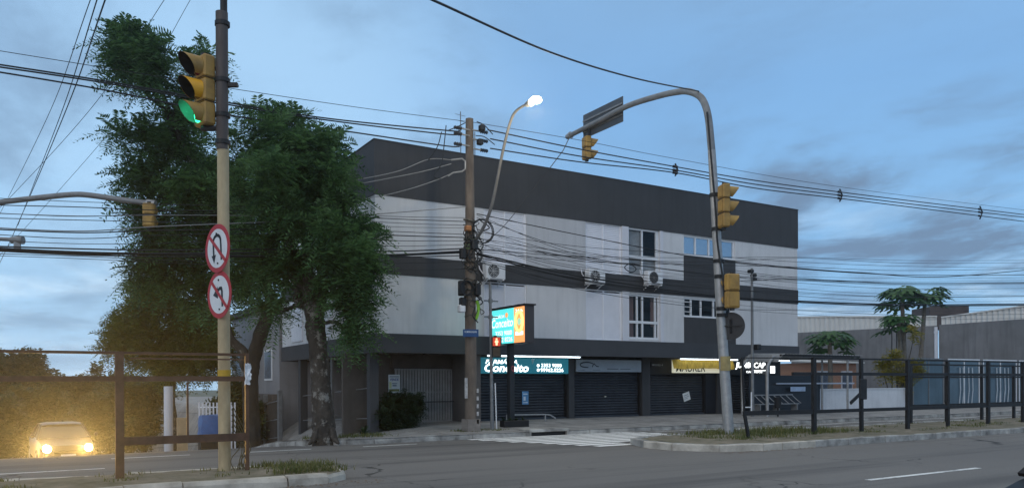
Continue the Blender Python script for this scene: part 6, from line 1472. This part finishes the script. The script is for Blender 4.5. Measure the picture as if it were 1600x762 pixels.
# communication cables to the left
random.seed(21)
CL = [(323, 340, 358, .014, CABLEG), (340, 318, 312, .008, CABLE), (346, 326, 322, .012, CABLE), (352, 330, 333, .008, CABLE), (356, 333, 335, .010, CABLEG), (366, 344, 342, .010, CABLE), (371, 352, 360, .016, CABLE), (376, 362, 368, .010, CABLE), (382, 372, 376, .008, CABLE), (388, 384, 387, .02, CABLE), (392, 391, 389, .026, CABLE), (394, 395, 391, .03, CABLE), (399, 398, 393, .016, CABLE), (408, 404, 398, .010, CABLE), (420, 412, 402, .008, CABLE)]
for k, (a_, b_, c_, r, mm) in enumerate(CL):
    j = lambda: random.uniform(-2, 2)
    wy([(728, a_), (600, a_ * .6 + b_ * .4 + 5 + j()), (430, b_ + 5 + j()), (250, (b_ + c_) / 2 + 4 + j()), (120, c_ + 3 + j()), (-60, c_ - 4 + j())], r, 'one of the low cables strung left from the utility pole through the dark trees' if mm is CABLE else 'pale low cable strung left from the utility pole through the dark trees', 'low cables from the utility pole to the left', WY - .25 + .03 * k, mm)
# communication cables to the right
CRS = [(334, 367, 404, 421, 428, .016), (340, 392, 420, 436, 441, .010), (336, 398, 430, 452, 462, .008), (362, 385, 398, 409, 418, .009), (372, 396, 415, 433, 441, .010), (380, 402, 427, 443, 450, .008), (384, 420, 445, 463, 470, .009), (390, 400, 404, 402, 405, .008), (396, 431, 460, 470, 473, .030), (398, 436, 463, 472, 475, .02), (402, 428, 449, 457, 462, .010), (408, 452, 480, 486, 488, .010), (410, 446, 478, 491, 496, .007), (392, 408, 415, 418, 417, .010)]
for _k in range(12):
    a_ = random.uniform(338, 408); d_ = random.uniform(400, 492); CRS.append((a_, a_ * .55 + d_ * .45 + random.uniform(4, 14), a_ * .2 + d_ * .8 + random.uniform(3, 10), d_, d_ + random.uniform(0, 8), random.uniform(.006, .010)))
for k, (a_, b_, c_, d_, e_, r) in enumerate(CRS):
    j = lambda: random.uniform(-1.5, 1.5)
    wy([(745, a_), (905, b_), (1100, c_ + j()), (1248, d_ + j()), (1430, (d_ + e_) / 2 + 4 + j()), (1680, e_ + j())], r, 'one of the sagging cables strung right across the white facade' if r < .025 else 'thickest black cable bundle strung right along the facade band', 'low cables from the utility pole to the right', WY - .25 + .025 * k)
wy([(840, 392), (905, 404), (960, 411), (984, 413), (994, 420), (986, 425), (976, 418), (984, 412), (1000, 414)], .018, 'thick black cable end with a loop hanging before the upper window', 'low cables from the utility pole to the right', WY - .1)
wy([(1110, 405), (1250, 419), (1350, 426), (1480, 432), (1680, 414)], .020, 'black cable rising again toward the right edge over the papaya plants', 'low cables from the utility pole to the right', WY - .3)
wy([(858, 264), (790, 350), (750, 385)], .010, 'thin cable slanting down from the arm tip across the parapet', None, 20.5)
# cable from over the camera to the mast
e_ = pX(1092, 146, RX0); wire([EYE + ray(560, -50) * 9, EYE + ray(675, 0) * 11, EYE + ray(860, 82) * 15.5, EYE + ray(990, 122) * 19, e_ + np.array((0, 0, .06))], .020, 'single black cable sweeping from the top edge down to the long signal arm', None)
# steep lines over the cross street at the left
STP = [([(143, -5), (80, 170), (12, 310), (-30, 390)], .008, 'thinnest steep wire at the upper left'), ([(153, -5), (100, 165), (48, 300), (28, 352)], .011, 'left of the two thick steep wires at the upper left'), ([(166, -5), (112, 150), (56, 285), (12, 385), (-20, 450)], .014, 'right of the two thick steep wires at the upper left')]
for P, r, lab in STP: wire([pD(*q, 13 + 9 * i_) for i_, q in enumerate(P)], r, lab, 'steep wires at the upper left')
wire([pD(262, -8, 30), pD(150, 160, 34), pD(20, 304, 40), pD(-40, 360, 44)], .012, 'slanting wire crossing the pale sky left of the tree top', 'slanting wires behind the tree top')
wire([pD(302, -8, 30), pD(200, 168, 34), pD(90, 300, 40), pD(-20, 420, 48)], .010, 'fainter slanting wire passing behind the upper tree crown', 'slanting wires behind the tree top')

# ------------------------------------------------------------------ added thin haze, stands in for lens glare round the headlights
hm = bpy.data.materials.new('glare_haze_air'); hm.use_nodes = True; t_ = hm.node_tree; t_.nodes.remove(t_.nodes['Principled BSDF'])
pv_ = t_.nodes.new('ShaderNodeVolumePrincipled'); pv_.inputs['Density'].default_value = .0007; pv_.inputs['Color'].default_value = (.85, .88, .92, 1); pv_.inputs['Anisotropy'].default_value = .84
t_.links.new(pv_.outputs[0], t_.nodes['Material Output'].inputs['Volume'])
m = MB().box((-305, -105, -10), (305, 335, 18)); o = m.build('glare_haze', hm); o['kind'] = 'stuff'
